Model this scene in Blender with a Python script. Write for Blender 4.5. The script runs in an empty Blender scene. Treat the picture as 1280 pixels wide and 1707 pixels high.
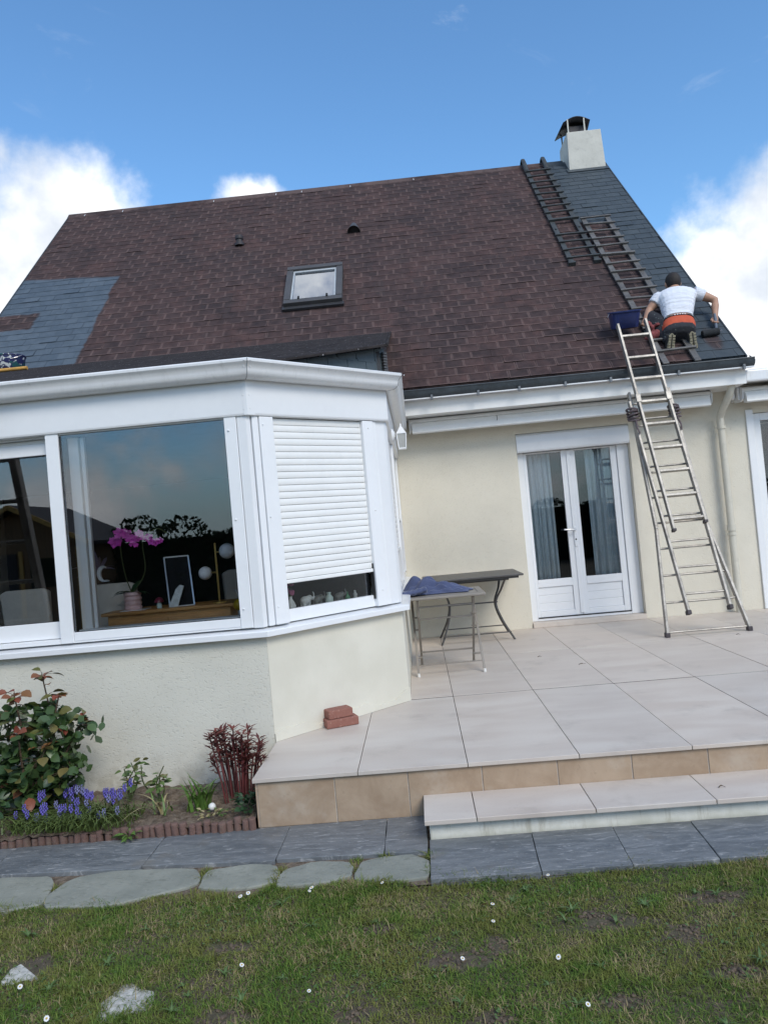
import bpy, bmesh, math, random
import numpy as np
from mathutils import Vector, Matrix
random.seed(7); RNG = np.random.default_rng(7)
SC = bpy.context.scene
COL = SC.collection
rad = math.radians

# ------------------------------------------------------------------ camera
CAM_H, YAW, PITCH, ROLL = 1.2977, 0.040685, 0.023504, -0.090456
fw = Vector((-math.sin(YAW)*math.cos(PITCH), math.cos(YAW)*math.cos(PITCH), math.sin(PITCH)))
rt = Vector((math.cos(YAW), math.sin(YAW), 0)); up = rt.cross(fw)
r2 = rt*math.cos(ROLL)+up*math.sin(ROLL); u2 = -rt*math.sin(ROLL)+up*math.cos(ROLL)
cd = bpy.data.cameras.new('camera'); cam = bpy.data.objects.new('camera', cd); COL.objects.link(cam)
cam.matrix_world = Matrix(((r2.x, u2.x, -fw.x, 0), (r2.y, u2.y, -fw.y, 0), (r2.z, u2.z, -fw.z, CAM_H), (0, 0, 0, 1)))
cd.sensor_fit = 'HORIZONTAL'; cd.sensor_width = 36; cd.lens = 36*1262.35/1280
cd.clip_start = .05; cd.clip_end = 3000
SC.camera = cam

# ------------------------------------------------------------------ light and exposure
SUN_DIR = Vector((.40, -.64, .62)).normalized()        # towards the sun
SUN_STRENGTH, SUN_ANGLE, SKY_STRENGTH, EXPOSURE = 1.5, 26, 0.11, 0.56
ld = bpy.data.lights.new('sun', 'SUN'); sun = bpy.data.objects.new('sun', ld); COL.objects.link(sun)
ld.energy = SUN_STRENGTH; ld.angle = rad(SUN_ANGLE); ld.color = (1.0, .94, .845)
sun.rotation_euler = (-SUN_DIR).to_track_quat('-Z', 'Y').to_euler(); sun.location = (6, -4, 12)
SC.view_settings.view_transform = 'Standard'; SC.view_settings.look = 'None'
SC.view_settings.exposure = EXPOSURE; SC.view_settings.gamma = 1; SC.view_settings.use_curve_mapping = False
SC.render.engine = 'CYCLES'
SC.cycles.max_bounces = 8; SC.cycles.transparent_max_bounces = 12; SC.cycles.use_denoising = True
SC.cycles.caustics_reflective = False; SC.cycles.caustics_refractive = False

# ------------------------------------------------------------------ node helpers
class G:
    """small node-graph builder"""
    def __init__(s, tree): s.t = tree; s.n = tree.nodes; s.l = tree.links
    def node(s, typ, **kw):
        n = s.n.new(typ)
        for k, v in kw.items(): setattr(n, k, v)
        return n
    def put(s, sock, v):
        if isinstance(v, V): s.l.new(v.o, sock)
        elif hasattr(v, 'is_linked') or isinstance(v, bpy.types.NodeSocket): s.l.new(v, sock)
        else:
            if hasattr(sock, 'default_value'):
                try: sock.default_value = v
                except Exception: sock.default_value = (*v, 1)[:4] if len(v) == 3 else v
    def m(s, op, a, b=0.0, c=None, clamp=False):
        n = s.node('ShaderNodeMath', operation=op, use_clamp=clamp)
        s.put(n.inputs[0], a); s.put(n.inputs[1], b)
        if c is not None: s.put(n.inputs[2], c)
        return V(s, n.outputs[0])
    def noise(s, vec, scale, detail=3, rough=.55, dist=0.0, out='Fac'):
        n = s.node('ShaderNodeTexNoise'); s.put(n.inputs['Vector'], vec)
        n.inputs['Scale'].default_value = scale; n.inputs['Detail'].default_value = detail
        n.inputs['Roughness'].default_value = rough; n.inputs['Distortion'].default_value = dist
        return V(s, n.outputs[out])
    def voro(s, vec, scale, feature='F1', out='Distance', rnd=1.0):
        n = s.node('ShaderNodeTexVoronoi', feature=feature); s.put(n.inputs['Vector'], vec)
        n.inputs['Scale'].default_value = scale; n.inputs['Randomness'].default_value = rnd
        return V(s, n.outputs[out])
    def ramp(s, f, a, b, lo=0.0, hi=1.0, smooth=True):
        n = s.node('ShaderNodeMapRange'); n.interpolation_type = 'SMOOTHSTEP' if smooth else 'LINEAR'
        s.put(n.inputs[0], f); n.inputs[1].default_value = a; n.inputs[2].default_value = b
        n.inputs[3].default_value = lo; n.inputs[4].default_value = hi
        return V(s, n.outputs[0])
    def mix(s, f, a, b, blend='MIX'):
        n = s.node('ShaderNodeMix', data_type='RGBA', blend_type=blend)
        s.put(n.inputs[0], f); s.put(n.inputs[6], a); s.put(n.inputs[7], b)
        return V(s, n.outputs[2])
    def sep(s, v):
        n = s.node('ShaderNodeSeparateXYZ'); s.put(n.inputs[0], v)
        return [V(s, o) for o in n.outputs]
    def comb(s, x, y, z):
        n = s.node('ShaderNodeCombineXYZ')
        for i, q in enumerate((x, y, z)): s.put(n.inputs[i], q)
        return V(s, n.outputs[0])
    def vm(s, op, a, b=(0, 0, 0)):
        n = s.node('ShaderNodeVectorMath', operation=op); s.put(n.inputs[0], a); s.put(n.inputs[1], b)
        return V(s, n.outputs['Value'] if op in ('LENGTH', 'DISTANCE', 'DOT_PRODUCT') else n.outputs[0])
    def pos(s): return V(s, s.node('ShaderNodeNewGeometry').outputs['Position'])
    def obj(s): return V(s, s.node('ShaderNodeTexCoord').outputs['Object'])
    def uv(s): return V(s, s.node('ShaderNodeTexCoord').outputs['UV'])
    def attr(s, name, out='Fac'):
        n = s.node('ShaderNodeAttribute', attribute_name=name); return V(s, n.outputs[out])
    def rnd(s): return V(s, s.node('ShaderNodeObjectInfo').outputs['Random'])
    def bump(s, h, strength=.3, dist=.01):
        n = s.node('ShaderNodeBump'); n.inputs['Strength'].default_value = strength; n.inputs['Distance'].default_value = dist
        s.put(n.inputs['Height'], h); return V(s, n.outputs[0])
class V:
    def __init__(s, g, o): s.g = g; s.o = o
    def __add__(s, b): return s.g.m('ADD', s, b)
    def __radd__(s, b): return s.g.m('ADD', s, b)
    def __sub__(s, b): return s.g.m('SUBTRACT', s, b)
    def __rsub__(s, b): return s.g.m('SUBTRACT', b, s)
    def __mul__(s, b): return s.g.m('MULTIPLY', s, b)
    def __rmul__(s, b): return s.g.m('MULTIPLY', s, b)
    def max(s, b): return s.g.m('MAXIMUM', s, b)
    def min(s, b): return s.g.m('MINIMUM', s, b)
    def abs(s): return s.g.m('ABSOLUTE', s)
def lin(r, g, b):
    f = lambda c: (c/255/12.92) if c/255 <= .04045 else ((c/255+.055)/1.055)**2.4
    return (f(r), f(g), f(b))
def rgba(c): return (c[0], c[1], c[2], 1)
MATS = {}
def newmat(name):
    m = bpy.data.materials.new(name); m.use_nodes = True; nt = m.node_tree
    b = nt.nodes['Principled BSDF']; MATS[name] = m
    return m, G(nt), b
def mat(name, col, rough=.6, metal=0.0, var=.12, vs=6.0, bump=0.0, bs=120.0, col2=None, spec=.5, bd=.004, stretch=None, dirt=0.0):
    """plain procedural material: base colour with soft noise variation, optional fine relief and grime"""
    if name in MATS: return MATS[name]
    m, g, b = newmat(name)
    p = g.obj()
    if stretch: p = g.vm('MULTIPLY', p, stretch)
    n1 = g.noise(p, vs, 5, .6); n2 = g.noise(p, vs*7.3, 3)
    f = g.ramp(n1*.65+n2*.35, .3, .7)
    lo = tuple(max(0, c*(1-var)) for c in col); hi = tuple(min(1, c*(1+var)) for c in (col2 or col))
    c = g.mix(f, rgba(lo), rgba(hi))
    if dirt: c = g.mix(g.ramp(g.noise(p, vs*2.1, 6, .7), .52, .75, 0, dirt), c, rgba((.06, .052, .04)))
    g.put(b.inputs['Base Color'], c)
    b.inputs['Roughness'].default_value = rough; b.inputs['Metallic'].default_value = metal
    b.inputs['Specular IOR Level'].default_value = spec
    if bump:
        g.put(b.inputs['Normal'], g.bump(g.noise(p, bs, 4, .6), bump, bd))
    return m

# ------------------------------------------------------------------ sky: daylight with scattered cumulus
world = bpy.data.worlds.new('World'); SC.world = world; world.use_nodes = True
wt = world.node_tree; wt.nodes.clear(); g = G(wt)
sky = g.node('ShaderNodeTexSky', sky_type='NISHITA'); sky.sun_disc = False
sky.sun_elevation = math.asin(SUN_DIR.z); sky.sun_rotation = math.atan2(SUN_DIR.x, SUN_DIR.y)
sky.air_density = 1.15; sky.dust_density = .15; sky.ozone_density = 1.6; sky.altitude = 50
dirv = V(g, g.node('ShaderNodeTexCoord').outputs['Generated'])
dx, dy, dz = g.sep(dirv)
warp = g.vm('SUBTRACT', V(g, (lambda n: (g.put(n.inputs['Vector'], dirv), setattr(n.inputs['Scale'], 'default_value', 7.0), setattr(n.inputs['Detail'], 'default_value', 6), n.outputs['Color'])[3])(g.node('ShaderNodeTexNoise'))), (.5, .5, .5))
wd = g.vm('ADD', dirv, g.vm('MULTIPLY', warp, (.10, .10, .10)))
def blob(c, rx, ry):
    c = Vector(c).normalized(); rgt = c.cross(Vector((0, 0, 1))).normalized(); upv = rgt.cross(c)
    a = g.vm('DOT_PRODUCT', wd, tuple(rgt))*(1/rx); b = g.vm('DOT_PRODUCT', wd, tuple(upv))*(1/ry)
    front = g.m('GREATER_THAN', g.vm('DOT_PRODUCT', wd, tuple(c)), 0.0)
    q = g.m('SQRT', a*a+b*b)
    return g.m('MULTIPLY', (1.0-q), front)
CLOUDS = []
def cloud_px(u, v, pw, ph):
    d = r2*((u-640)/1262.35)-u2*((v-853.5)/1262.35)+fw
    CLOUDS.append(blob(d, pw/1262.35, ph/1262.35))
cloud_px(95, 480, 235, 200); cloud_px(-150, 480, 260, 160); cloud_px(418, 345, 78, 56)
cloud_px(1315, 560, 262, 250); cloud_px(1250, 430, 120, 90); cloud_px(1420, 360, 210, 160)
cover = CLOUDS[0]
for q in CLOUDS[1:]: cover = cover.max(q)
fb = g.noise(dirv, 9.0, 8, .6); fb2 = g.noise(dirv, 3.1, 6, .55, .3)
fb3 = g.noise(dirv, 26.0, 6, .6)
c1 = g.ramp(cover+(fb-.5)*.80+(fb3-.5)*.22, -.04, .40)
# out-of-frame cloud overhead and behind, thickened to whiten ambient light; denser low down
back = g.ramp(dy, .60, .32)
c2 = g.ramp(fb2+(fb-.5)*.35+g.ramp(dz, .22, .02)*.07, .46, .64)*back*g.ramp(dz, -.02, .05)
wisp = g.ramp(g.noise(g.vm('MULTIPLY', dirv, (1, 1, 2.2)), 5.5, 8, .65, .8), .60, .86)*.22
cl = (c1.max(c2)).max(wisp)
shade = g.ramp(g.noise(g.vm('ADD', dirv, (.0, .0, .03)), 6.0, 6, .6), .30, .66)
ccol = g.mix(shade, rgba((4.8, 5.2, 5.8)), rgba((8.4, 8.4, 8.4)))
horiz = g.ramp(dz, .0, -.05)
skyc = V(g, sky.outputs[0])
skyc = g.mix(1.0, skyc, rgba((.75, 1.07, 1.29)), 'MULTIPLY')
skyc = g.mix(g.ramp(dz, .17, .0)*.8, skyc, rgba((3.3, 4.0, 4.9)))
bgc = g.mix(cl, skyc, ccol)
bg = g.node('ShaderNodeBackground'); bg.inputs[1].default_value = SKY_STRENGTH; g.put(bg.inputs[0], bgc)
wo = g.node('ShaderNodeOutputWorld'); g.l.new(bg.outputs[0], wo.inputs[0])

# ------------------------------------------------------------------ mesh helpers
ROOT = {}
def tag(o, label=None, cat=None, group=None, kind=None):
    if label: o['label'] = label
    if cat: o['category'] = cat
    if group: o['group'] = group
    if kind: o['kind'] = kind
    return o
def thing(name, label, cat, loc=(0, 0, 0), group=None):
    o = bpy.data.objects.new(name, None); COL.objects.link(o); o.location = loc; o.empty_display_size = .1
    ROOT[o] = Vector(loc); return tag(o, label, cat, group)
def link(o, parent=None):
    COL.objects.link(o)
    if parent is not None: o.parent = parent; ROOT[o] = ROOT[parent]
    else: ROOT[o] = Vector(o.location)
    return o
class MB:
    """mesh builder in world coordinates"""
    def __init__(s): s.v = []; s.f = []; s.uv = []; s.a = []
    def add(s, vs, fs, uvs=None, a=None):
        k = len(s.v); s.v += [tuple(p) for p in vs]
        for i, f in enumerate(fs):
            s.f.append([k+j for j in f]); s.uv.append(uvs[i] if uvs else None); s.a.append(a)
        return s
    def box(s, x0, x1, y0, y1, z0, z1):
        return s.add([(x0, y0, z0), (x1, y0, z0), (x1, y1, z0), (x0, y1, z0), (x0, y0, z1), (x1, y0, z1), (x1, y1, z1), (x0, y1, z1)],
                     [(0, 3, 2, 1), (4, 5, 6, 7), (0, 1, 5, 4), (1, 2, 6, 5), (2, 3, 7, 6), (3, 0, 4, 7)])
    def obox(s, c, ax, ay, az, hx, hy, hz):
        c = Vector(c); ax, ay, az = Vector(ax).normalized(), Vector(ay).normalized(), Vector(az).normalized(); P = []
        for z in (-hz, hz):
            for (x, y) in ((-hx, -hy), (hx, -hy), (hx, hy), (-hx, hy)): P.append(c+ax*x+ay*y+az*z)
        return s.add(P, [(0, 3, 2, 1), (4, 5, 6, 7), (0, 1, 5, 4), (1, 2, 6, 5), (2, 3, 7, 6), (3, 0, 4, 7)])
    def bar(s, p, q, w, h, side=None):
        """rectangular bar from p to q, w across (along side), h the other way"""
        p, q = Vector(p), Vector(q); d = q-p; L = d.length; d.normalize()
        sd = Vector(side) if side is not None else (Vector((1, 0, 0)) if abs(d.x) < .9 else Vector((0, 1, 0)))
        n = d.cross(sd).normalized(); sd = n.cross(d).normalized()
        return s.obox((p+q)/2, sd, n, d, w/2, h/2, L/2)
    def prism(s, poly, vec):
        """extrude polygon (3d points) along vec"""
        P = [Vector(p) for p in poly]; vec = Vector(vec); n = len(P)
        nrm = Vector((0, 0, 0))
        for i in range(n): nrm += P[i].cross(P[(i+1) % n])
        if nrm.dot(vec) > 0: P = P[::-1]
        vs = P+[p+vec for p in P]
        fs = [tuple(range(n)), tuple(range(2*n-1, n-1, -1))]+[(i, i+n, (i+1) % n+n, (i+1) % n) for i in range(n)]
        return s.add(vs, fs)
    def tube(s, path, r, n=10, cap=True, flat=1.0):
        P = [Vector(p) for p in path]; R = r if isinstance(r, (list, tuple)) else [r]*len(P)
        k = len(s.v); t0 = (P[1]-P[0]).normalized()
        ref = Vector((0, 0, 1)) if abs(t0.z) < .9 else Vector((0, 1, 0)); u = t0.cross(ref).normalized()
        vs = []; fs = []
        for i, p in enumerate(P):
            t = (P[min(i+1, len(P)-1)]-P[max(i-1, 0)]).normalized()
            u = (u-t*u.dot(t)).normalized(); w = t.cross(u)
            for j in range(n):
                a = 2*math.pi*j/n; vs.append(p+(u*math.cos(a)+w*math.sin(a)*flat)*R[i])
        for i in range(len(P)-1):
            for j in range(n):
                a, b = i*n+j, i*n+(j+1) % n; fs.append((a, b, b+n, a+n))
        if cap: fs += [tuple(range(n-1, -1, -1)), tuple(range((len(P)-1)*n, len(P)*n))]
        return s.add(vs, fs)
    def lathe(s, prof, c, n=20, axis=(0, 0, 1), sx=1.0, sy=1.0, a0=0.0):
        """prof: (r, h) pairs"""
        c = Vector(c); az = Vector(axis).normalized(); ref = Vector((1, 0, 0)) if abs(az.x) < .9 else Vector((0, 1, 0))
        ax = (ref-az*ref.dot(az)).normalized(); ay = az.cross(ax); vs = []; fs = []
        for (r, h) in prof:
            for j in range(n):
                a = a0+2*math.pi*j/n; vs.append(c+ax*(r*sx*math.cos(a))+ay*(r*sy*math.sin(a))+az*h)
        for i in range(len(prof)-1):
            for j in range(n):
                a, b = i*n+j, i*n+(j+1) % n; fs.append((a, b, b+n, a+n))
        if prof[0][0] > 1e-4: fs.append(tuple(range(n-1, -1, -1)))
        if prof[-1][0] > 1e-4: fs.append(tuple(range((len(prof)-1)*n, len(prof)*n)))
        return s.add(vs, fs)
    def ball(s, c, r, n=14, sx=1, sy=1, sz=1):
        return s.lathe([(max(1e-5, r*math.sin(math.pi*i/n)), -r*sz*math.cos(math.pi*i/n)) for i in range(n+1)], c, n+4, (0, 0, 1), sx, sy)
    def sweep(s, prof, path, close=False):
        """profile of (outward, z) swept along a horizontal polyline (x, y), outward = right-hand side; mitred"""
        P = [Vector((p[0], p[1], 0)) for p in path]; n = len(prof); vs = []; fs = []
        for i, p in enumerate(P):
            d1 = (P[i]-P[i-1]).normalized() if i > 0 else None; d2 = (P[i+1]-P[i]).normalized() if i < len(P)-1 else None
            n1 = Vector((d1.y, -d1.x, 0)) if d1 else None; n2 = Vector((d2.y, -d2.x, 0)) if d2 else None
            if n1 and n2: o = (n1+n2).normalized(); o = o/o.dot(n1)
            else: o = n1 or n2
            for (q, z) in prof: vs.append(p+o*q+Vector((0, 0, z)))
        for i in range(len(P)-1):
            for j in range(n if close else n-1):
                a, b = i*n+j, i*n+(j+1) % n; fs.append((a, b, b+n, a+n))
        if close: fs += [tuple(range(n)), tuple(range((len(P)-1)*n+n-1, (len(P)-1)*n-1, -1))]
        return s.add(vs, fs)
    def build(s, name, m, parent=None, smooth=False, bevel=0.0, label=None, cat=None, group=None, kind=None, recalc=True, seg=2, angle=40):
        loc = ROOT[parent] if parent is not None else Vector((0, 0, 0))
        if parent is None and s.v:
            A = np.array(s.v); loc = Vector(((A[:, 0].min()+A[:, 0].max())/2, (A[:, 1].min()+A[:, 1].max())/2, A[:, 2].min()))
        me = bpy.data.meshes.new(name); me.from_pydata([(p[0]-loc.x, p[1]-loc.y, p[2]-loc.z) for p in s.v], [], s.f)
        if any(u is not None for u in s.uv):
            lay = me.uv_layers.new(name='UVMap'); i = 0
            for f, u in zip(s.f, s.uv):
                for j in range(len(f)):
                    if u is not None: lay.data[i].uv = u[j]
                    i += 1
        if any(a is not None for a in s.a):
            at = me.attributes.new('rnd', 'FLOAT', 'FACE'); at.data.foreach_set('value', [a or 0.0 for a in s.a])
        if recalc:
            bm = bmesh.new(); bm.from_mesh(me); bmesh.ops.recalc_face_normals(bm, faces=bm.faces); bm.to_mesh(me); bm.free()
        if smooth: me.polygons.foreach_set('use_smooth', [True]*len(me.polygons))
        mm = m if isinstance(m, bpy.types.Material) else MATS[m]
        me.materials.append(mm)
        o = bpy.data.objects.new(name, me)
        if parent is None: o.location = loc
        link(o, parent)
        if parent is None: ROOT[o] = loc
        if bevel:
            b = o.modifiers.new('bevel', 'BEVEL'); b.width = bevel; b.segments = seg; b.limit_method = 'ANGLE'; b.angle_limit = rad(angle)
        if smooth:
            es = o.modifiers.new('edge_split', 'EDGE_SPLIT'); es.split_angle = rad(angle)
        return tag(o, label, cat, group, kind)
def bx(name, m, parent, x0, x1, y0, y1, z0, z1, bevel=0.0, **kw): return MB().box(x0, x1, y0, y1, z0, z1).build(name, m, parent, bevel=bevel, **kw)
def copy_tree(o, parent=None, loc=None, rotz=None):
    c = o.copy(); COL.objects.link(c); c.parent = parent
    if loc is not None: c.location = loc
    if rotz is not None: c.rotation_euler[2] = rotz
    for ch in o.children: copy_tree(ch, c)
    return c
def arr_mesh(name, verts, faces_flat, nper, m, parent=None, attrs=None, loc=(0, 0, 0)):
    """mesh from numpy arrays, every face with nper corners"""
    me = bpy.data.meshes.new(name); nv = len(verts); nf = len(faces_flat)//nper
    me.vertices.add(nv); me.vertices.foreach_set('co', np.asarray(verts, np.float32).ravel())
    me.loops.add(nf*nper); me.loops.foreach_set('vertex_index', np.asarray(faces_flat, np.int32))
    me.polygons.add(nf); me.polygons.foreach_set('loop_start', np.arange(0, nf*nper, nper, dtype=np.int32))
    for k, a in (attrs or {}).items():
        at = me.attributes.new(k, 'FLOAT', 'FACE'); at.data.foreach_set('value', np.asarray(a, np.float32))
    me.update(); me.validate(); me.materials.append(MATS[m] if isinstance(m, str) else m)
    o = bpy.data.objects.new(name, me); o.location = loc
    return link(o, parent)

# ================================================================== materials
def mk_render(name, col, st=.55, scale=70.0):
    m, g, b = newmat(name); p = g.obj()
    big = g.noise(p, 1.6, 4); c = g.mix(g.ramp(big, .3, .7), rgba(tuple(c*.95 for c in col)), rgba(tuple(c*1.04 for c in col)))
    ps = g.vm('MULTIPLY', p, (1, 1, 1.35))
    warp = g.vm('ADD', ps, g.vm('MULTIPLY', V(g, (lambda n: (g.put(n.inputs['Vector'], ps), setattr(n.inputs['Scale'], 'default_value', 14.0), n.outputs['Color'])[2])(g.node('ShaderNodeTexNoise'))), (.05, .05, .05)))
    r1 = g.noise(warp, scale, 2, .5, .6); pits = g.ramp(r1, .30, .46)
    fine = g.noise(p, 210, 2)
    c = g.mix(g.ramp(r1, .40, .28, 0, .20), c, rgba(tuple(q*.62 for q in col)))
    # faint run-off and splash staining low on the wall
    z = g.sep(g.pos())[2]
    spl = g.ramp(z+g.noise(p, 5, 5)*.25, .22, -.15)*g.ramp(g.noise(p, 11, 4), .42, .66)
    c = g.mix(spl*.5, c, rgba((.30, .27, .20)))
    g.put(b.inputs['Base Color'], c); b.inputs['Roughness'].default_value = .92; b.inputs['Specular IOR Level'].default_value = .2
    g.put(b.inputs['Normal'], g.bump(pits+fine*.25, st, .006))
    return m
mk_render('render_wall', (.70, .655, .55), .42)
mk_render('render_bay', (.63, .61, .53), .40)
m, g, b = newmat('smooth_wall'); p = g.obj()
c = g.mix(g.ramp(g.noise(p, 2.2, 5), .3, .7), rgba((.61, .58, .485)), rgba((.685, .655, .56)))
crk = g.ramp(g.voro(g.vm('ADD', p, g.vm('MULTIPLY', p, (0, 0, 0))), 1.7, 'DISTANCE_TO_EDGE'), .0, .004, 1, 0)
c = g.mix(g.ramp(g.noise(p, 26, 6, .7), .60, .78, 0, .25), c, rgba((.42, .36, .25)))
g.put(b.inputs['Base Color'], c); b.inputs['Roughness'].default_value = .8
g.put(b.inputs['Normal'], g.bump(g.noise(p, 35, 5), .25, .004))
mat('white_pvc', (.80, .81, .82), .32, var=.02, vs=3, dirt=.03)
mat('white_alu', (.76, .77, .78), .30, var=.02, vs=2.5, dirt=.04)
mat('white_gutter', (.78, .79, .80), .28, var=.03, vs=3.0, dirt=.16, stretch=(3, 3, .6))
mat('white_cover', (.82, .82, .80), .45, var=.03, vs=4, dirt=.05)
mat('cream_pvc', (.60, .57, .48), .4, var=.05, vs=5, dirt=.15)
mat('rubber', (.02, .02, .02), .7)
mat('zinc_dark', (.055, .068, .078), .45, metal=.2, var=.25, vs=6)
mat('bracket_metal', (.16, .17, .18), .45, metal=.5, var=.3, vs=20)
mat('dark_metal', (.045, .046, .05), .45, metal=.2, var=.2)
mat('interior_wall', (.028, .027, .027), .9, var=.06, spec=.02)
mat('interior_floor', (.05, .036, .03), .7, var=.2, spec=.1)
mat('ceiling_dimmed', (.10, .10, .10), .8, spec=.02)  # white ceiling with the room's dimness put into its base colour
# stone tile: pale pinkish beige with faint horizontal veining
m, g, b = newmat('terrace_tile'); p = g.pos(); r = g.rnd()
pv = g.vm('ADD', g.vm('MULTIPLY', p, (1.0, 3.4, 1.0)), g.comb(r*37.0, r*11.0, 0.0))
n1 = g.noise(pv, 1.5, 6, .55, .4); n2 = g.noise(p, 60, 3)
c = g.mix(g.ramp(n1, .3, .72), rgba((.545, .475, .415)), rgba((.62, .56, .495)))
c = g.mix(1.0, c, g.mix(r, rgba((.93, .94, .95)), rgba((1.05, 1.03, 1.01))), 'MULTIPLY')
c = g.mix(g.ramp(n2, .55, .75, 0, .14), c, rgba((.36, .30, .25)))
c = g.mix(g.ramp(g.noise(p, 3.0, 7, .65), .53, .74, 0, .42), c, rgba((.36, .315, .275)))
c = g.mix(g.ramp(g.voro(p, 5.5), .022, .006, 0, .55), c, rgba((.10, .08, .06)))
x, y, z = g.sep(p)
g.put(b.inputs['Base Color'], c); g.put(b.inputs['Roughness'], g.ramp(n1, .2, .8, .42, .62))
g.put(b.inputs['Normal'], g.bump(n2+g.noise(pv, 9, 4)*.6, .12, .003))
m, g, b = newmat('riser_tile'); p = g.pos(); r = g.rnd()
pv = g.vm('ADD', p, g.comb(r*17.0, 0.0, r*9.0))
n1 = g.noise(pv, 4.5, 6, .62, .5)
c = g.mix(g.ramp(n1, .28, .72), rgba((.32, .225, .148)), rgba((.44, .33, .232)))
c = g.mix(g.ramp(g.noise(pv, 2.2, 5, .7), .52, .72, 0, .5), c, rgba((.50, .43, .35)))
c = g.mix(g.ramp(g.noise(p, 40, 3), .6, .75, 0, .3), c, rgba((.25, .18, .12)))
g.put(b.inputs['Base Color'], c); b.inputs['Roughness'].default_value = .6
g.put(b.inputs['Normal'], g.bump(g.noise(p, 70, 3), .12, .003))
mat('joint_dark', (.10, .085, .07), .9, var=.3, vs=20)
mat('grout', (.55, .485, .41), .9, var=.2, vs=20)
m, g, b = newmat('painted_masonry'); p = g.pos(); x, y, z = g.sep(p)
n1 = g.noise(p, 7, 6, .65); c = g.mix(g.ramp(n1, .35, .7), rgba((.66, .645, .56)), rgba((.76, .745, .67)))
joint = 1.0-g.ramp(g.m('ABSOLUTE', g.m('PINGPONG', x-.167, .2925)), .0, .05)
st = g.ramp(g.noise(g.vm('MULTIPLY', p, (9, 1, 1.6)), 2.0, 6, .7), .50, .72)
c = g.mix(st*.55, c, rgba((.36, .32, .23)))
c = g.mix(g.ramp(z+g.noise(p, 9, 4)*.05, -.215, -.26)*.5, c, rgba((.30, .31, .22)))
g.put(b.inputs['Base Color'], c); b.inputs['Roughness'].default_value = .85
g.put(b.inputs['Normal'], g.bump(g.noise(p, 50, 4), .25, .004))
# slate slabs: blue-grey with pale silvery streaks
m, g, b = newmat('slate'); p = g.pos(); r = g.rnd()
ang = r*1.2
px_ = g.vm('ADD', g.vm('MULTIPLY', p, (.8, 3.6, 1.0)), g.comb(r*23.0, r*31.0, 0.0))
n1 = g.noise(px_, 3.2, 7, .65, 1.4); n2 = g.noise(px_, 8.5, 8, .74, 2.2)
c = g.mix(g.ramp(n1, .3, .7), rgba((.10, .112, .122)), rgba((.18, .192, .20)))
c = g.mix(g.ramp(n2, .52, .66, 0, .75), c, rgba((.40, .40, .395)))
c = g.mix(g.ramp(g.noise(p, 5, 5), .6, .75, 0, .4), c, rgba((.16, .14, .11)))
g.put(b.inputs['Base Color'], c); g.put(b.inputs['Roughness'], g.ramp(n2, .4, .7, .42, .65))
g.put(b.inputs['Normal'], g.bump(n1+n2*.5, .45, .005))
m, g, b = newmat('flagstone'); p = g.pos(); r = g.rnd()
n1 = g.noise(p, 5, 6, .6)
c = g.mix(g.ramp(n1, .3, .7), rgba((.225, .235, .20)), rgba((.30, .305, .26)))
c = g.mix(r*.4, c, rgba((.23, .24, .215)))
c = g.mix(g.ramp(g.noise(g.vm('MULTIPLY', p, (1, 2.2, 1)), 16, 7, .72, .8), .50, .72, 0, .55), c, rgba((.115, .12, .10)))
c = g.mix(g.ramp(g.noise(p, 38, 4, .6), .62, .72, 0, .5), c, rgba((.36, .36, .32)))
g.put(b.inputs['Base Color'], c); b.inputs['Roughness'].default_value = .9; b.inputs['Specular IOR Level'].default_value = .2
g.put(b.inputs['Normal'], g.bump(g.noise(p, 22, 7, .7), .7, .008))
# lawn soil under the grass
m, g, b = newmat('lawn_ground'); p = g.pos()
n1 = g.noise(p, 3.5, 6, .65); n2 = g.noise(p, 28, 5, .7)
c = g.mix(g.ramp(n1, .35, .65), rgba((.085, .064, .045)), rgba((.075, .072, .036)))
c = g.mix(g.ramp(n2, .45, .7), c, rgba((.135, .102, .075)))
g.put(b.inputs['Base Color'], c); b.inputs['Roughness'].default_value = .95
g.put(b.inputs['Normal'], g.bump(n2, .8, .02))
m, g, b = newmat('bed_soil'); p = g.pos()
n2 = g.noise(p, 24, 7, .72); n3 = g.noise(p, 90, 4)
c = g.mix(g.ramp(n2, .35, .68), rgba((.105, .075, .05)), rgba((.25, .195, .145)))
c = g.mix(g.ramp(n3, .62, .74, 0, .6), c, rgba((.40, .36, .30)))
g.put(b.inputs['Base Color'], c); b.inputs['Roughness'].default_value = .95
g.put(b.inputs['Normal'], g.bump(n2+n3*.4, 1.0, .02))
# bitumen felt of the flat bay roof
m, g, b = newmat('roof_felt'); p = g.pos()
n1 = g.noise(p, 160, 3, .6); n2 = g.noise(g.vm('MULTIPLY', p, (1, .25, 1)), 9, 6, .7)
c = g.mix(g.ramp(n2, .3, .7), rgba((.026, .023, .023)), rgba((.052, .046, .046)))
c = g.mix(g.ramp(g.voro(p, 15), .15, .07, 0, .8), c, rgba((.42, .41, .42)))
c = g.mix(g.ramp(n1, .6, .72, 0, .35), c, rgba((.15, .14, .14)))
g.put(b.inputs['Base Color'], c); b.inputs['Roughness'].default_value = 1.0; b.inputs['Specular IOR Level'].default_value = .08
g.put(b.inputs['Normal'], g.bump(n1, .8, .006))
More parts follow.
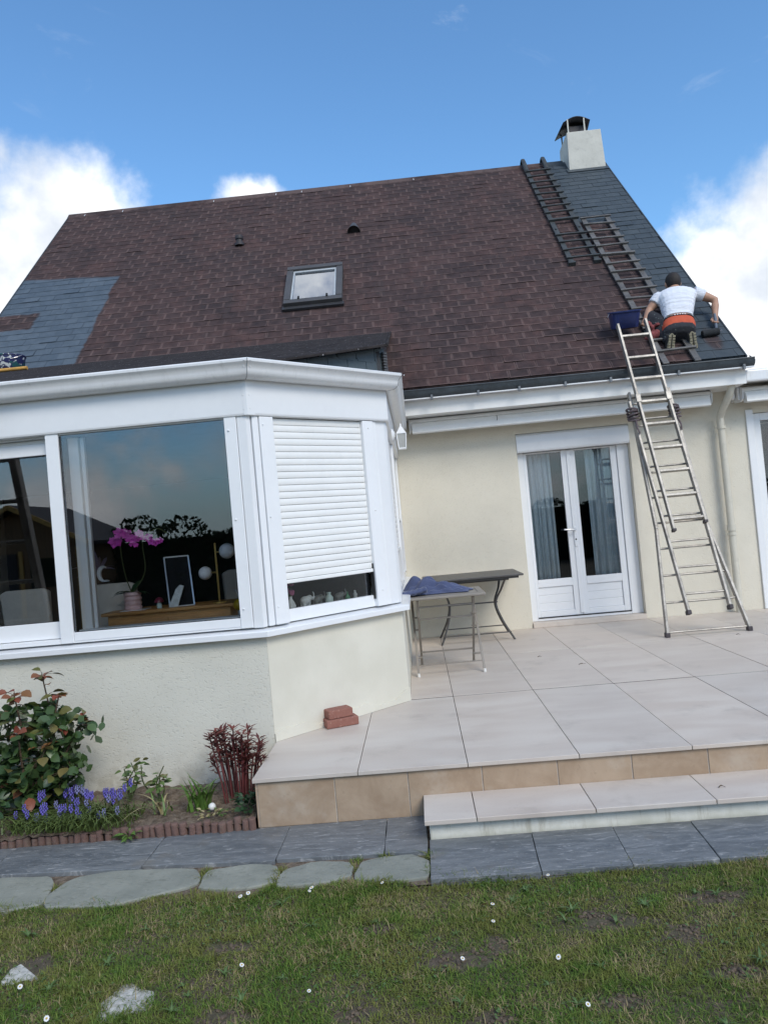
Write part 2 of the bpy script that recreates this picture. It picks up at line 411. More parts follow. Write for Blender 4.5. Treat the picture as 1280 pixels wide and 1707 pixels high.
# asphalt shingles: worn brown granules, freshly painted slate grey in places
def mk_shingle(name, use_attr=True):
    m, g, b = newmat(name); p = g.pos(); x, y, z = g.sep(p)
    r = g.attr('rnd')
    uvx, uvy, _ = g.sep(g.uv())
    wob = (g.noise(p, 3.2, 4)-.5)
    wob2 = (g.noise(p, 14, 3)-.5)
    def step(v, a, w=.012): return g.ramp(v, a-w, a+w)
    w = wob*.16+wob2*.05
    # right-hand strip up to the ridge, and next to the lower roof ladder
    limx = g.ramp(y, 11.10, 11.26, 3.19, 2.735)
    right = g.ramp(x+wob2*.05-limx, -.015, .015)
    smear = g.ramp(g.vm('DISTANCE', g.comb(x, y*.55, 0.0), (3.53, 8.66*.55, 0.0))+wob*.12, .12, .06)
    right = right*(1.0-smear*.8)
    # left patch above the bay roof
    left = g.ramp(-4.09-x+w*.7, -.02, .02)*g.ramp(11.08-y-(x+4.1)*.1+w*.25, -.03, .03)
    notch = g.ramp(-5.00-x+w*1.4, -.03, .03)*g.ramp(y+w*.8, 10.05, 10.10)*g.ramp(y+w*.8, 10.44, 10.39)
    left = left*(1.0-notch)
    # a few roller overlaps on the grey side of the ladder
    paint = right.max(left)
    n1 = g.noise(p, 1.1, 5, .6); n2 = g.noise(p, 7.5, 5, .65); gran = g.noise(p, 230, 2)
    br = g.mix(g.ramp(n2, .3, .7), rgba((.037, .0235, .0235)), rgba((.070, .044, .042)))
    br = g.mix(g.ramp(n1, .42, .68), br, g.mix(1.0, br, rgba((.70, .78, .84)), 'MULTIPLY'))
    mo_ = g.noise(p, 2.7, 6, .68, .5); br = g.mix(g.ramp(mo_, .42, .66, 0, .8), br, g.mix(1.0, br, rgba((1.20, 1.05, 1.0)), 'MULTIPLY'))
    br = g.mix(1.0, br, g.mix(r, rgba((.80, .82, .84)), rgba((1.18, 1.13, 1.10))), 'MULTIPLY')
    ex = (uvx-.5).abs(); ey = 1.0-uvy
    edge = g.ramp(ex+wob2*.06, .415, .475).max(g.ramp(uvy+wob2*.10, .16, .05))
    worn = edge*g.ramp(g.noise(p, 2.4, 4), .30, .52)
    br = g.mix(worn*.36, br, rgba((.225, .155, .14)))
    strk = g.ramp(g.noise(g.vm('MULTIPLY', p, (3.2, .35, .35)), 3.0, 5, .6), .52, .72)
    br = g.mix(strk*.45, br, rgba((.045, .036, .036)))
    br = g.mix(g.ramp(gran, .60, .75, 0, .35), br, rgba((.16, .11, .10)))
    gy = g.mix(g.ramp(n2, .3, .7), rgba((.040, .053, .063)), rgba((.054, .069, .081)))
    gy = g.mix(1.0, gy, g.mix(r, rgba((.88, .9, .92)), rgba((1.12, 1.1, 1.08))), 'MULTIPLY')
    dep = g.ramp(x, -1.0, -3.0); gy = g.mix(dep, gy, g.mix(1.0, gy, rgba((1.55, 1.58, 1.68)), 'MULTIPLY'))
    g.put(b.inputs['Base Color'], g.mix(paint, br, gy))
    g.put(b.inputs['Roughness'], g.ramp(paint, 0, 1, .93, .62)); b.inputs['Specular IOR Level'].default_value = .35
    g.put(b.inputs['Normal'], g.bump(gran+n2*.5, .30, .004))
mk_shingle('shingle')
def mk_glass(name, tint=(.80, .86, .87), refl=.10, ior=1.5):
    m = bpy.data.materials.new(name); m.use_nodes = True; MATS[name] = m; nt = m.node_tree; nt.nodes.clear(); g = G(nt)
    t = g.node('ShaderNodeBsdfTransparent'); t.inputs[0].default_value = rgba(tint)
    gl = g.node('ShaderNodeBsdfGlossy'); gl.inputs['Roughness'].default_value = 0.0; gl.inputs['Color'].default_value = (.93, .96, 1, 1)
    fr = g.node('ShaderNodeFresnel'); fr.inputs[0].default_value = ior
    wv = g.noise(g.obj(), 1.3, 2); g.put(gl.inputs['Normal'], g.bump(wv, .02, .02))
    f = g.m('ADD', V(g, fr.outputs[0]), refl, clamp=True)
    mx = g.node('ShaderNodeMixShader'); g.put(mx.inputs[0], f); g.l.new(t.outputs[0], mx.inputs[1]); g.l.new(gl.outputs[0], mx.inputs[2])
    o = g.node('ShaderNodeOutputMaterial'); g.l.new(mx.outputs[0], o.inputs[0]); return m
mk_glass('window_glass', (.985, .99, .99), .045)
mk_glass('door_glass', (.95, .97, .975), .016)
mk_glass('skylight_glass', (.5, .56, .6), .45)
mat('slate_tile', (.060, .080, .092), .5, var=.18, vs=8, bump=.15, bs=40)
mat('chimney_render', (.58, .57, .51), .9, var=.08, vs=5, bump=.3, bs=40, dirt=.22)
mat('pane_sky_tint', (.52, .58, .64), .8, var=.03)  # pale blue of the reflected sky put into a base colour

# ================================================================== ground and paving
def plane_sheet(name, x0, x1, y0, y1, z, m, kind='structure', nx=2, ny=2, amp=0.0, label=None):
    xs = np.linspace(x0, x1, nx); ys = np.linspace(y0, y1, ny); X, Y = np.meshgrid(xs, ys)
    Z = np.full_like(X, z)+amp*(np.sin(X*2.1+1)*np.cos(Y*2.7)+.6*np.sin(X*5.3+Y*3.1))
    V_ = np.stack([X, Y, Z], -1).reshape(-1, 3); F = []
    for j in range(ny-1):
        for i in range(nx-1): a = j*nx+i; F += [a, a+1, a+nx+1, a+nx]
    o = arr_mesh(name, V_, F, 4, m); return tag(o, label, None, None, kind)
GZ = -.30
bigm = MB(); R_ = 900
bigm.add([(-R_, -R_, GZ-.02), (R_, -R_, GZ-.02), (R_, R_, GZ-.02), (-R_, R_, GZ-.02)], [(0, 1, 2, 3)])
tag(bigm.build('ground', 'lawn_ground', recalc=False), kind='structure')
plane_sheet('lawn', -6, 6, -1.0, 3.86, GZ+.004, 'lawn_ground', nx=60, ny=30, amp=.006)

# flower bed soil
bed = plane_sheet('flower_bed', -4.6, -1.03, 4.13, 4.869, -.225, 'bed_soil', nx=160, ny=40, amp=.006)
A = np.empty(160*40*3, np.float32); bed.data.vertices.foreach_get('co', A); A = A.reshape(-1, 3)
A[:, 2] += RNG.normal(0, .005, len(A)).astype(np.float32)+.012*np.sin(A[:, 0]*9)*np.sin(A[:, 1]*13)
bed.data.vertices.foreach_set('co', A.ravel())

# terrace: concrete core with stone tiles on top and on the riser
terrace = bx('terrace', 'grout', None, -1.005, 6.4, 4.163, 8.905, -.32, -.024, kind='structure')
JX = [-1.022]+[.16+.6*k for k in range(-1, 11)]; JY = [4.137, 5.758, 7.38, 8.907]
gap = .0020
for i in range(len(JX)-1):
    for j in range(3):
        gy = (0, .011, .004, .001); x0, x1, y0, y1 = JX[i]+gap, JX[i+1]-gap, JY[j]+gy[j], JY[j+1]-gy[j+1]
        if i == 0: x0 = JX[0]
        if j and x1 < -.17: continue
        if j and x0 < -.165: x0 = -.163
        d = random.uniform(-.0012, .0012)
        bx('floor_tile', 'terrace_tile', terrace, x0, x1, y0, y1, -.022, d, bevel=.002)
for y in (5.758, 7.38): bx('joint_filler', 'joint_dark', terrace, -.16 if y > 5.8 else -1.0, 6.4, y-.012, y+.012, -.0235, -.0025)
for x in JX[1:-1]: bx('joint_filler', 'joint_dark', terrace, x-.003, x+.003, 4.142, 8.9, -.0236, -.006)
RX = [-1.0, -.575, -.172, .232, .640, 1.038, 1.444, 1.85, 2.25, 2.66, 3.06, 3.47, 3.87, 4.28, 4.69, 5.1, 5.5, 5.9, 6.3]
for i in range(len(RX)-1):
    bx('riser_tile', 'riser_tile', terrace, RX[i]+(.0035 if i else 0), RX[i+1]-.0035, 4.157, 4.1625, -.272, -.0235, bevel=.002)
bx('riser_tile', 'riser_tile', terrace, -1.012, -1.0045, 4.16, 4.868, -.27, -.0235)
# step
step = bx('step', 'painted_masonry', None, -.072, 6.4, 3.832, 4.157, -.32, -.184, bevel=.006, kind='structure')
SX = [-.094, .166]+[.166+.585*k for k in range(1, 11)]
for i in range(len(SX)-1):
    bx('tread_tile', 'terrace_tile', step, SX[i]+(.002 if i else 0), SX[i+1]-.002, 3.785, 4.156, -.1835, -.160, bevel=.003)
# slate slabs
slatepath = plane_sheet('slate_path', -4.6, 6.0, 3.40, 4.16, -.290, 'bed_soil')
def poly_slab(name, pts, z0, z1, m, parent, bevel=.006, jit=0.0, sub=3):
    P = []
    n = len(pts)
    for i in range(n):
        a, c = Vector((*pts[i], 0)), Vector((*pts[(i+1) % n], 0))
        for k in range(sub):
            q = a.lerp(c, k/sub); P.append((q.x+random.uniform(-jit, jit), q.y+random.uniform(-jit, jit), z0))
    return MB().prism(P, (0, 0, z1-z0)).build(name, m, parent, bevel=bevel)
for x0, x1, t in ((-.078, .4275, .0), (.431, .8295, .001), (.8315, 1.2085, -.001), (1.212, 1.664, .001), (1.667, 2.2, .0), (2.203, 2.703, .001), (2.706, 3.3, 0), (3.304, 4.0, 0)):
    poly_slab('slate_slab', [(x0-.018*(x0 > 0), 3.405), (x1-.018, 3.40), (x1, 3.826), (x0, 3.826)], -.31, -.268+t, 'slate', slatepath, .003, .0015, 4)
xs = [-4.4, -3.1, -2.35, -1.52, -.835, -.30, -.086]
for i in range(len(xs)-1):
    x0, x1 = xs[i]+.002, xs[i+1]-.002
    yb = lambda x: 3.695+(-.08-x)*.038
    yt = lambda x: 4.150 if x > -1.0 else 4.128
    poly_slab('slate_slab', [(x0, yb(x0)+random.uniform(0, .02)), (x1, yb(x1)+random.uniform(-.01, .01)), (x1, yt(x1)), (x0, yt(x0))], -.31, -.268+random.uniform(-.002, .002), 'slate', slatepath, .003, .003, 5)
STONES = [[(-2.33, 3.44), (-2.05, 3.41), (-1.88, 3.455), (-1.93, 3.66), (-2.0, 3.735), (-2.25, 3.76), (-2.36, 3.6)],
          [(-1.84, 3.43), (-1.54, 3.395), (-1.335, 3.48), (-1.19, 3.55), (-1.235, 3.70), (-1.61, 3.755), (-1.82, 3.70), (-1.87, 3.55)],
          [(-1.145, 3.50), (-.98, 3.475), (-.81, 3.50), (-.80, 3.60), (-.85, 3.695), (-1.0, 3.715), (-1.155, 3.67)],
          [(-.78, 3.465), (-.60, 3.455), (-.455, 3.505), (-.45, 3.60), (-.49, 3.66), (-.65, 3.68), (-.775, 3.60)],
          [(-.425, 3.485), (-.25, 3.44), (-.10, 3.455), (-.09, 3.61), (-.155, 3.685), (-.30, 3.69), (-.405, 3.645)],
          [(-2.80, 3.46), (-2.55, 3.42), (-2.37, 3.46), (-2.40, 3.66), (-2.52, 3.76), (-2.78, 3.72)],
          [(-3.3, 3.48), (-3.0, 3.43), (-2.84, 3.47), (-2.85, 3.70), (-3.1, 3.78), (-3.32, 3.66)]]
for s_ in STONES:
    # rounded outline
    P = s_
    cgx, cgy = sum(q[0] for q in P)/len(P), sum(q[1] for q in P)/len(P)
    P = [(cgx+(x-cgx)*1.085, cgy+(y-cgy)*1.07) for x, y in P]
    for _ in range(2):
        Q = []
        for i in range(len(P)):
            a, c = P[i], P[(i+1) % len(P)]
            k_ = .12 if _ == 0 else .25; Q += [(a[0]*(1-k_)+c[0]*k_, a[1]*(1-k_)+c[1]*k_), (a[0]*k_+c[0]*(1-k_), a[1]*k_+c[1]*(1-k_))]
        P = Q
    MB().prism([(x+random.uniform(-.007, .007), y+random.uniform(-.006, .006), -.32) for x, y in P], (0, 0, .046+random.uniform(-.003, .003))).build('flagstone', 'flagstone', slatepath, bevel=.006)

# ================================================================== main house
house = thing('house', 'cream rendered house with steep brown shingle roof being painted grey', 'house', (0, 9.0, 0))
WY = 8.91
poly = [(-.285, -.3), (-.02, -.3), (1.25, -.3), (1.25, 2.275), (2.56, 2.275), (2.56, -.3), (3.985, -.3), (3.985, 2.26), (6.2, 2.26), (6.2, 2.66), (-.285, 2.66)]
MB().prism([(x, WY, z) for x, z in poly], (0, .28, 0)).build('wall', 'render_wall', house)
# gables and rear wall close the volume
S_ = .9651; RY, RZ = 13.062, 7.343; EZ = 2.8076; EY = 8.3624
for x in (-5.45, 3.62):
    MB().prism([(x, 9.19, -.3), (x, 17.2, -.3), (x, 17.2, 2.9), (x, 13.05, 6.95), (x, 9.19, 3.28)], (.22 if x < 0 else -.22, 0, 0)).build('gable_wall', 'render_wall', house)
bx('rear_wall', 'render_wall', house, -5.45, 3.62, 17.2, 17.4, -.3, 2.9)
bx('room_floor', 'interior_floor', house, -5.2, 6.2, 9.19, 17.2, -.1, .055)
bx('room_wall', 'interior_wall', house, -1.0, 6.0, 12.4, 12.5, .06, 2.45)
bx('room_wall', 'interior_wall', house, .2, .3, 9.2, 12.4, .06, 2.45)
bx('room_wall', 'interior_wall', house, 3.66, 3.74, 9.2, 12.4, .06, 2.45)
bx('room_ceiling', 'ceiling_dimmed', house, -1.0, 6.2, 9.2, 12.4, 2.46, 2.54)
bx('annex_wall', 'render_wall', house, 6.2, 6.4, 8.91, 14, -.3, 2.66)
bx('annex_roof', 'white_cover', house, 3.85, 6.5, 8.62, 14, 2.668, 2.72)
# roof deck
roof = MB()
def on_roof(x, y, h=0.0):
    """point on the front slope, h above the deck"""
    n = Vector((0, -S_, 1)).normalized(); return Vector((x, y, EZ+S_*(y-EY)))+n*h
roof_o = MB().prism([on_roof(-5.60, 8.40, -.012), on_roof(3.745, 8.40, -.012), on_roof(3.745, RY, -.012), on_roof(-5.60, RY, -.012)], (0, S_*.06, -.06)).build('roof', 'shingle', house)
MB().prism([(-5.6, RY, RZ-.01), (3.745, RY, RZ-.01), (3.745, 17.75, 2.82), (-5.6, 17.75, 2.82)], (0, -.06, -.06)).build('rear_roof', 'dark_metal', roof_o)
# shingle tabs
n_r = Vector((0, -S_, 1)).normalized(); up_r = Vector((0, 1, S_)).normalized()
slope_len = (RY-8.40)*math.hypot(1, S_); NROW = 41; ex_ = slope_len/NROW; TW = .226
tabs = []
for rI in range(NROW):
    off = (rI % 2)*TW*.5+((rI*7919) % 13)*.004
    k = 0; x = -5.60-off
    while x < 3.745:
        w_ = TW; xa, xb = max(-5.603, x), min(3.748, x+w_); x += w_
        if xb-xa < .03: continue
        y0 = 8.40+rI*ex_/math.hypot(1, S_)
        if y0 < 9.10 and xb < -.2: continue
        tabs.append((xa, xb, rI))
def tab_geo(mb, xa, xb, rI):
    gp = random.choice((.0012, .0014, .002, .003)); lift = random.uniform(.0045, .0075)
    if random.random() < .06: lift += random.uniform(.003, .007)
    th = .004
    s0 = rI*ex_+random.uniform(-.003, .003); s1 = (rI+1)*ex_+.012
    if rI == NROW-1: s1 = (rI+1)*ex_-.01
    base = on_roof(0, 8.40); sk = random.uniform(-.0016, .0016)
    def P(x, s, h): q = base+up_r*s+n_r*h; return (x, q.y, q.z)
    a = [P(xa+gp, s0+sk, lift-th), P(xb-gp, s0-sk, lift-th), P(xb-gp, s1, -.004), P(xa+gp, s1, -.004),
         P(xa+gp, s0+sk, lift), P(xb-gp, s0-sk, lift), P(xb-gp, s1, .0008), P(xa+gp, s1, .0008)]
    rv = random.random()
    top = [(0, 0), (1, 0), (1, 1), (0, 1)]; e = [(.5, .5)]*4
    mb.add(a, [(4, 5, 6, 7), (0, 1, 5, 4), (1, 2, 6, 5), (3, 0, 4, 7)], [top, e, e, e], rv)
def tab_size(t):
    q = on_roof((t[0]+t[1])/2, 8.40+t[2]*ex_/math.hypot(1, S_)); d = (q-cam.location).length
    return d+(0 if t[1]-t[0] > .2 else 3)
tabs.sort(key=tab_size)
for t in tabs[:300]:
    mb = MB(); tab_geo(mb, *t); mb.build('shingle', 'shingle', roof_o, recalc=False)
mb = MB()
for t in tabs[300:]: tab_geo(mb, *t)
tag(mb.build('shingle_courses', 'shingle', roof_o, recalc=False), kind='stuff')
MB().prism([(-5.62, RY-.09, RZ-.075), (-5.62, RY, RZ+.026), (-5.62, RY+.09, RZ-.075), (-5.62, RY+.085, RZ-.085), (-5.62, RY, RZ+.008), (-5.62, RY-.085, RZ-.085)], (8.70, 0, 0)).build('ridge_cap', 'shingle', roof_o)
for x in (-5.3, -4.62, -3.0, -1.9, -1.45, -.6, .5):
    q = on_roof(x, RY-.10, .02); MB().bar(q, q+up_r*.075, .008, .004).build('ridge_clip', 'white_alu', roof_o)
# verge trims
for x in (3.745, -5.612):
    MB().prism([on_roof(x, 8.38, -.09), on_roof(x, RY, -.09), on_roof(x, RY, .012), on_roof(x, 8.38, .012)], (.014, 0, 0)).build('verge_trim', 'zinc_dark', roof_o)
# fascia, soffit, gutter
bx('fascia', 'white_cover', house, -.10, 3.735, 8.405, 8.43, 2.535, 2.705, bevel=.004)
MB().add([(-.1, 8.40, 2.712), (3.79, 8.40, 2.712), (3.79, 8.30, 2.704), (-.1, 8.30, 2.704), (-.1, 8.40, 2.700), (3.79, 8.40, 2.700), (3.79, 8.30, 2.692), (-.1, 8.30, 2.692)], [(0, 1, 2, 3), (4, 5, 6, 7), (2, 3, 7, 6), (1, 2, 6, 5)]).build('drip_edge', 'white_alu', house)
bx('soffit', 'white_cover', house, -.10, 3.735, 8.43, 8.91, 2.54, 2.56)
MB().box(3.737, 6.4, 8.43, 8.47, 2.555, 2.688).build('annex_fascia', 'white_gutter', house, bevel=.02)
bx('annex_soffit', 'white_cover', house, 3.74, 6.4, 8.47, 8.91, 2.58, 2.60)
prof = [(.0, .075)]+[(.062-.062*math.cos(math.pi*k/10), .060-.066*math.sin(math.pi*k/10)) for k in range(11)]+[(.128, .070), (.136, .078), (.132, .086), (.122, .084), (.120, .062)]
prof += [(.116-.008-.0, .060)]+[(.062+.054*math.cos(math.pi*k/10), .060-.058*math.sin(math.pi*k/10)) for k in range(11)]
gut = MB().sweep([(o, z+2.712) for o, z in prof], [(-.09, 8.402), (3.79, 8.402)], close=True).build('gutter', 'zinc_dark', house, smooth=True)
MB().prism([(3.79, 8.402-.062-.062*math.cos(math.pi*k/10), 2.772-.066*math.sin(math.pi*k/10)) for k in range(11)]+[(3.79, 8.402, 2.84)], (.005, 0, 0)).build('gutter_end', 'zinc_dark', gut)
for x in (.297, .805, 1.252, 1.75, 2.239, 2.966, 3.66):
    MB().box(x-.013, x+.013, 8.245, 8.275, 2.668, 2.722).box(x-.010, x+.010, 8.257, 8.42, 2.706, 2.712).build('gutter_bracket', 'bracket_metal', gut, bevel=.003)
# downpipe
px0 = 3.575
path = [(px0+.03, 8.50, 2.60), (px0+.03, 8.50, 2.52), (px0+.02, 8.54, 2.45), (px0, 8.72, 2.31), (px0-.002, 8.795, 2.24), (px0-.002, 8.80, 2.16), (px0, 8.80, 1.0), (px0+.002, 8.80, 0.0)]
pip = MB().tube(path, .040, 16).build('downpipe', 'cream_pvc', house, smooth=True)
for z, h in ((2.10, .03), (.93, .07), (.88, .03)):
    MB().lathe([(.042, 0), (.050, 0), (.050, h), (.042, h)], (px0, 8.80, z), 16).build('pipe_collar', 'cream_pvc', pip, smooth=True)
# skylight on the roof slope
sx0, sx1, sy0, sy1 = -1.482, -.698, 9.93, 10.69
def rbox(name, m, parent, x0, x1, y0, y1, h0, h1, bevel=.004):
    k = math.hypot(1, S_); c = on_roof((x0+x1)/2, (y0+y1)/2, (h0+h1)/2)
    return MB().obox(c, (1, 0, 0), up_r, n_r, (x1-x0)/2, (y1-y0)*k/2, (h1-h0)/2).build(name, m, parent, bevel=bevel)
mat('flashing', (.085, .082, .082), .5, metal=.25, var=.15)
sk = rbox('skylight', 'flashing', house, sx0, sx1, sy0, sy0+.07, .005, .10)
rbox('frame_bar', 'flashing', sk, sx0, sx1, sy1-.065, sy1, .005, .115)
rbox('frame_bar', 'flashing', sk, sx0, sx0+.085, sy0+.071, sy1-.066, .005, .105)
rbox('frame_bar', 'flashing', sk, sx1-.085, sx1, sy0+.071, sy1-.066, .005, .105)
mat('sash_grey', (.42, .45, .47), .4)
for a in ((sx0+.086, sx1-.086, sy0+.071, sy0+.093), (sx0+.086, sx1-.086, sy1-.10, sy1-.067), (sx0+.086, sx0+.112, sy0+.094, sy1-.101), (sx1-.112, sx1-.086, sy0+.094, sy1-.101)):
    rbox('sash_bar', 'sash_grey', sk, *a, .03, .085)
rbox('pane', 'skylight_glass', sk, sx0+.113, sx1-.113, sy0+.095, sy1-.102, .060, .066, 0)
rbox('sky_tint_panel', 'pane_sky_tint', sk, sx0+.113, sx1-.113, sy0+.095, sy1-.102, .012, .016, 0)  # added panel under the glass, coloured like sky reflected in the pane
for x in (-1.28, -.90): rbox('hinge', 'rubber', sk, x-.014, x+.014, sy0+.06, sy0+.10, .10, .118)
bx0 = rbox('flashing_apron', 'dark_metal', sk, sx0-.02, sx1+.02, sy0-.05, sy0-.002, .012, .05)
# roof vents
def rl(x, y, h): return on_roof(x, y, h)
mat('vent_dark', (.03, .026, .028), .6)
c0 = rl(-.543, 11.60, .0)
hood = MB(); seg = 12; yl = Vector((0, -1, 0)); L = .26
vs = []
for j in range(2):
    for i in range(seg+1):
        a = math.pi*i/seg; r_ = .105 if j == 0 else .05
        q = c0+Vector((-math.cos(a)*r_, 0, 0))+n_r*(math.sin(a)*r_*1.15+.005)+(up_r*(-.05) if j == 0 else up_r*.22); vs.append(q)
fs = [(i, i+1, i+seg+2, i+seg+1) for i in range(seg)]+[tuple(range(seg+1, 2*seg+2))]
hood.add(vs, fs); hv = hood.build('roof_vent', 'flashing', house)
hv.modifiers.new('solid', 'SOLIDIFY').thickness = .006
MB().prism([c0+Vector((-math.cos(math.pi*i/seg)*.095, 0, 0))+n_r*(math.sin(math.pi*i/seg)*.108+.006)-up_r*.02 for i in range(seg+1)], up_r*.01).build('vent_opening', 'rubber', hv)
c1_ = rl(-2.326, 11.56, .0)
pv_ = MB().lathe([(.075, 0), (.07, .03), (.048, .06), (.048, .10), (.060, .10), (.064, .135), (.05, .16), (.001, .165)], c1_, 16).build('vent_pipe', 'vent_dark', house, smooth=True)
# chimney with curved metal cowl
cx0, cx1, cy0, cy1, ct = 3.125, 3.690, 12.74, 13.37, 7.69
def frus(x0, x1, y0, y1, z0, X0, X1, Y0, Y1, z1):
    return MB().add([(x0, y0, z0), (x1, y0, z0), (x1, y1, z0), (x0, y1, z0), (X0, Y0, z1), (X1, Y0, z1), (X1, Y1, z1), (X0, Y1, z1)],
                    [(0, 3, 2, 1), (4, 5, 6, 7), (0, 1, 5, 4), (1, 2, 6, 5), (2, 3, 7, 6), (3, 0, 4, 7)])
ch = frus(3.085, 3.745, 12.70, 13.42, 6.3, cx0, cx1, cy0, cy1, ct).build('chimney', 'chimney_render', house, bevel=.008)
MB().prism([on_roof(3.06, 12.66, .004), on_roof(3.745, 12.66, .004), on_roof(3.745, 12.78, .004), on_roof(3.06, 12.78, .004)], n_r*.016).build('flashing', 'zinc_dark', ch)
mat('cowl_metal', (.028, .026, .03), .5, metal=.3, var=.3)
cw = MB(); vs = []; NA = 14
for j, (y, a0, a1) in enumerate(((12.78, 3.09, 3.545), (13.36, 3.05, 3.60))):
    for i in range(NA+1):
        t = i/NA; x = a0+(a1-a0)*t; z = 7.885+.085*math.sin(math.pi*t)+(0 if j == 0 else -.01)
        if i in (0, NA): z -= .0
        vs.append((x, y, z))
cw.add(vs, [(i, i+1, i+NA+2, i+NA+1) for i in range(NA)])
co = cw.build('chimney_cowl', 'cowl_metal', ch, smooth=True); sm = co.modifiers.new('solid', 'SOLIDIFY'); sm.thickness = .012
for x, y in ((3.165, 12.79), (3.44, 12.79), (3.165, 13.30), (3.50, 13.30)):
    MB().bar((x, y, ct-.01), (x, y, 7.93), .022, .022).build('cowl_post', 'chimney_render', ch)
bx('flue', 'cowl_metal', ch, 3.22, 3.50, 12.90, 13.22, ct-.02, ct+.17)

# ---------------------------------------------------------------- french door
FY = 9.03
FD = bx('french_door', 'white_pvc', house, 1.252, 1.330, FY-.03, FY+.05, .06, 2.05, bevel=.004, label='white double french door with glass panes')
bx('door_frame', 'white_pvc', FD, 2.425, 2.558, FY-.03, FY+.05, .06, 2.05, bevel=.004)
bx('threshold', 'terrace_tile', FD, 1.252, 2.558, 8.885, 9.06, -.0, .058, bevel=.004)
MB().prism([(1.252, 8.912, 2.052), (1.252, 9.10, 2.052), (1.252, 9.10, 2.272), (1.252, 8.935, 2.272), (1.252, 8.905, 2.245), (1.252, 8.895, 2.16), (1.252, 8.90, 2.075)], (1.306, 0, 0)).build('shutter_box', 'white_pvc', FD, bevel=.004)
bx('door_frame', 'white_pvc', FD, 1.331, 2.424, FY-.03, FY+.05, .06, .095, bevel=.003)
bx('weather_strip', 'rubber', FD, 1.335, 2.42, FY-.034, FY-.029, .088, .10)
def leaf(x0, x1, g0, g1):
    l = FD; bx('stile', 'white_pvc', FD, x0, g0, FY-.012, FY+.04, .10, 2.046, bevel=.004); bx('stile', 'white_pvc', FD, g1, x1, FY-.012, FY+.04, .10, 2.046, bevel=.004)
    bx('rail', 'white_pvc', l, g0, g1, FY-.012, FY+.04, .45, .54, bevel=.004); bx('rail', 'white_pvc', l, g0, g1, FY-.012, FY+.04, .10, .165, bevel=.004)
    bx('rail', 'white_pvc', l, g0, g1, FY-.012, FY+.04, 2.03, 2.046, bevel=.002)
    for k in range(3):
        z0 = .166+k*.0945; bx('panel_board', 'white_pvc', l, g0+.001, g1-.001, FY+.004, FY+.03, z0, z0+.0935, bevel=.005)
    bx('pane', 'door_glass', l, g0, g1, FY+.012, FY+.016, .541, 2.029)
    return l
l1 = leaf(1.333, 1.862, 1.368, 1.772); l2 = leaf(1.866, 2.422, 1.938, 2.350)
bx('astragal', 'white_pvc', FD, 1.835, 1.882, FY-.026, FY-.0125, .12, 2.04, bevel=.003)
mat('handle_metal', (.62, .63, .64), .3, metal=.6)
h_ = MB().box(1.838, 1.872, FY-.036, FY-.0265, .90, 1.13).build('handle_plate', 'white_pvc', FD, bevel=.005)
MB().tube([(1.855, FY-.03, 1.10), (1.855, FY-.075, 1.10), (1.84, FY-.082, 1.10), (1.72, FY-.080, 1.108)], .010, 8).build('handle', 'handle_metal', FD, smooth=True)
MB().lathe([(.009, 0), (.009, .004)], (1.856, FY-.037, .985), 10, (0, -1, 0)).build('keyhole', 'rubber', l1)
# sheer curtains behind the glass (things of their own)
m, g, b = newmat('sheer_curtain'); p = g.obj()
g.put(b.inputs['Base Color'], g.mix(g.noise(p, 30, 3), rgba((.50, .56, .58)), rgba((.66, .71, .72)))); b.inputs['Roughness'].default_value = .9
def curtain(name, x0, x1, y, z0, z1, label, folds, m='sheer_curtain', amp=.018):
    n = 90; vs = []
    for z in (z0, (z0+z1)/2, z1):
        for i in range(n+1):
            t = i/n; vs.append((x0+(x1-x0)*t, y+amp*math.sin(t*folds*6.283)+amp*.5*math.sin(t*folds*2.3*6.283+1), z))
    fs = [(j*(n+1)+i, j*(n+1)+i+1, (j+1)*(n+1)+i+1, (j+1)*(n+1)+i) for j in range(2) for i in range(n)]
    o = MB().add(vs, fs).build(name, m, None, smooth=True, label=label, cat='curtain', recalc=False, angle=180); sm = o.modifiers.new('solid', 'SOLIDIFY'); sm.thickness = .002
    return o
curtain('curtain', 1.30, 1.655, 9.12, .12, 2.06, 'pale grey curtain behind the left french door pane', 5)
curtain('curtain', 2.075, 2.47, 9.12, .12, 2.06, 'pale grey curtain behind the right french door pane', 4)

# right-hand glazed sliding door, partly in view
SD = bx('sliding_door', 'white_pvc', house, 3.987, 4.075, 8.93, 9.05, .05, 2.255, bevel=.004, label='white framed dark glazed sliding door')
for a in ((6.05, 6.198, .05, 2.255), (4.98, 5.08, .121, 2.169), (4.0755, 6.0495, 2.17, 2.255)): bx('door_frame', 'white_pvc', SD, a[0], a[1], 8.93, 9.05, a[2], a[3], bevel=.004)
bx('door_frame', 'white_pvc', SD, 4.076, 6.049, 8.93, 9.05, .05, .12, bevel=.004)
bx('sill', 'terrace_tile', SD, 3.987, 6.198, 8.86, 9.05, 0.001, .048, bevel=.004)
bx('architrave', 'white_pvc', SD, 3.90, 3.983, 8.885, 8.909, .0, 2.30, bevel=.006)
bx('pane', 'door_glass', SD, 4.077, 4.979, 8.975, 8.981, .121, 2.169); bx('pane', 'door_glass', SD, 5.081, 6.049, 8.99, 8.996, .121, 2.169)

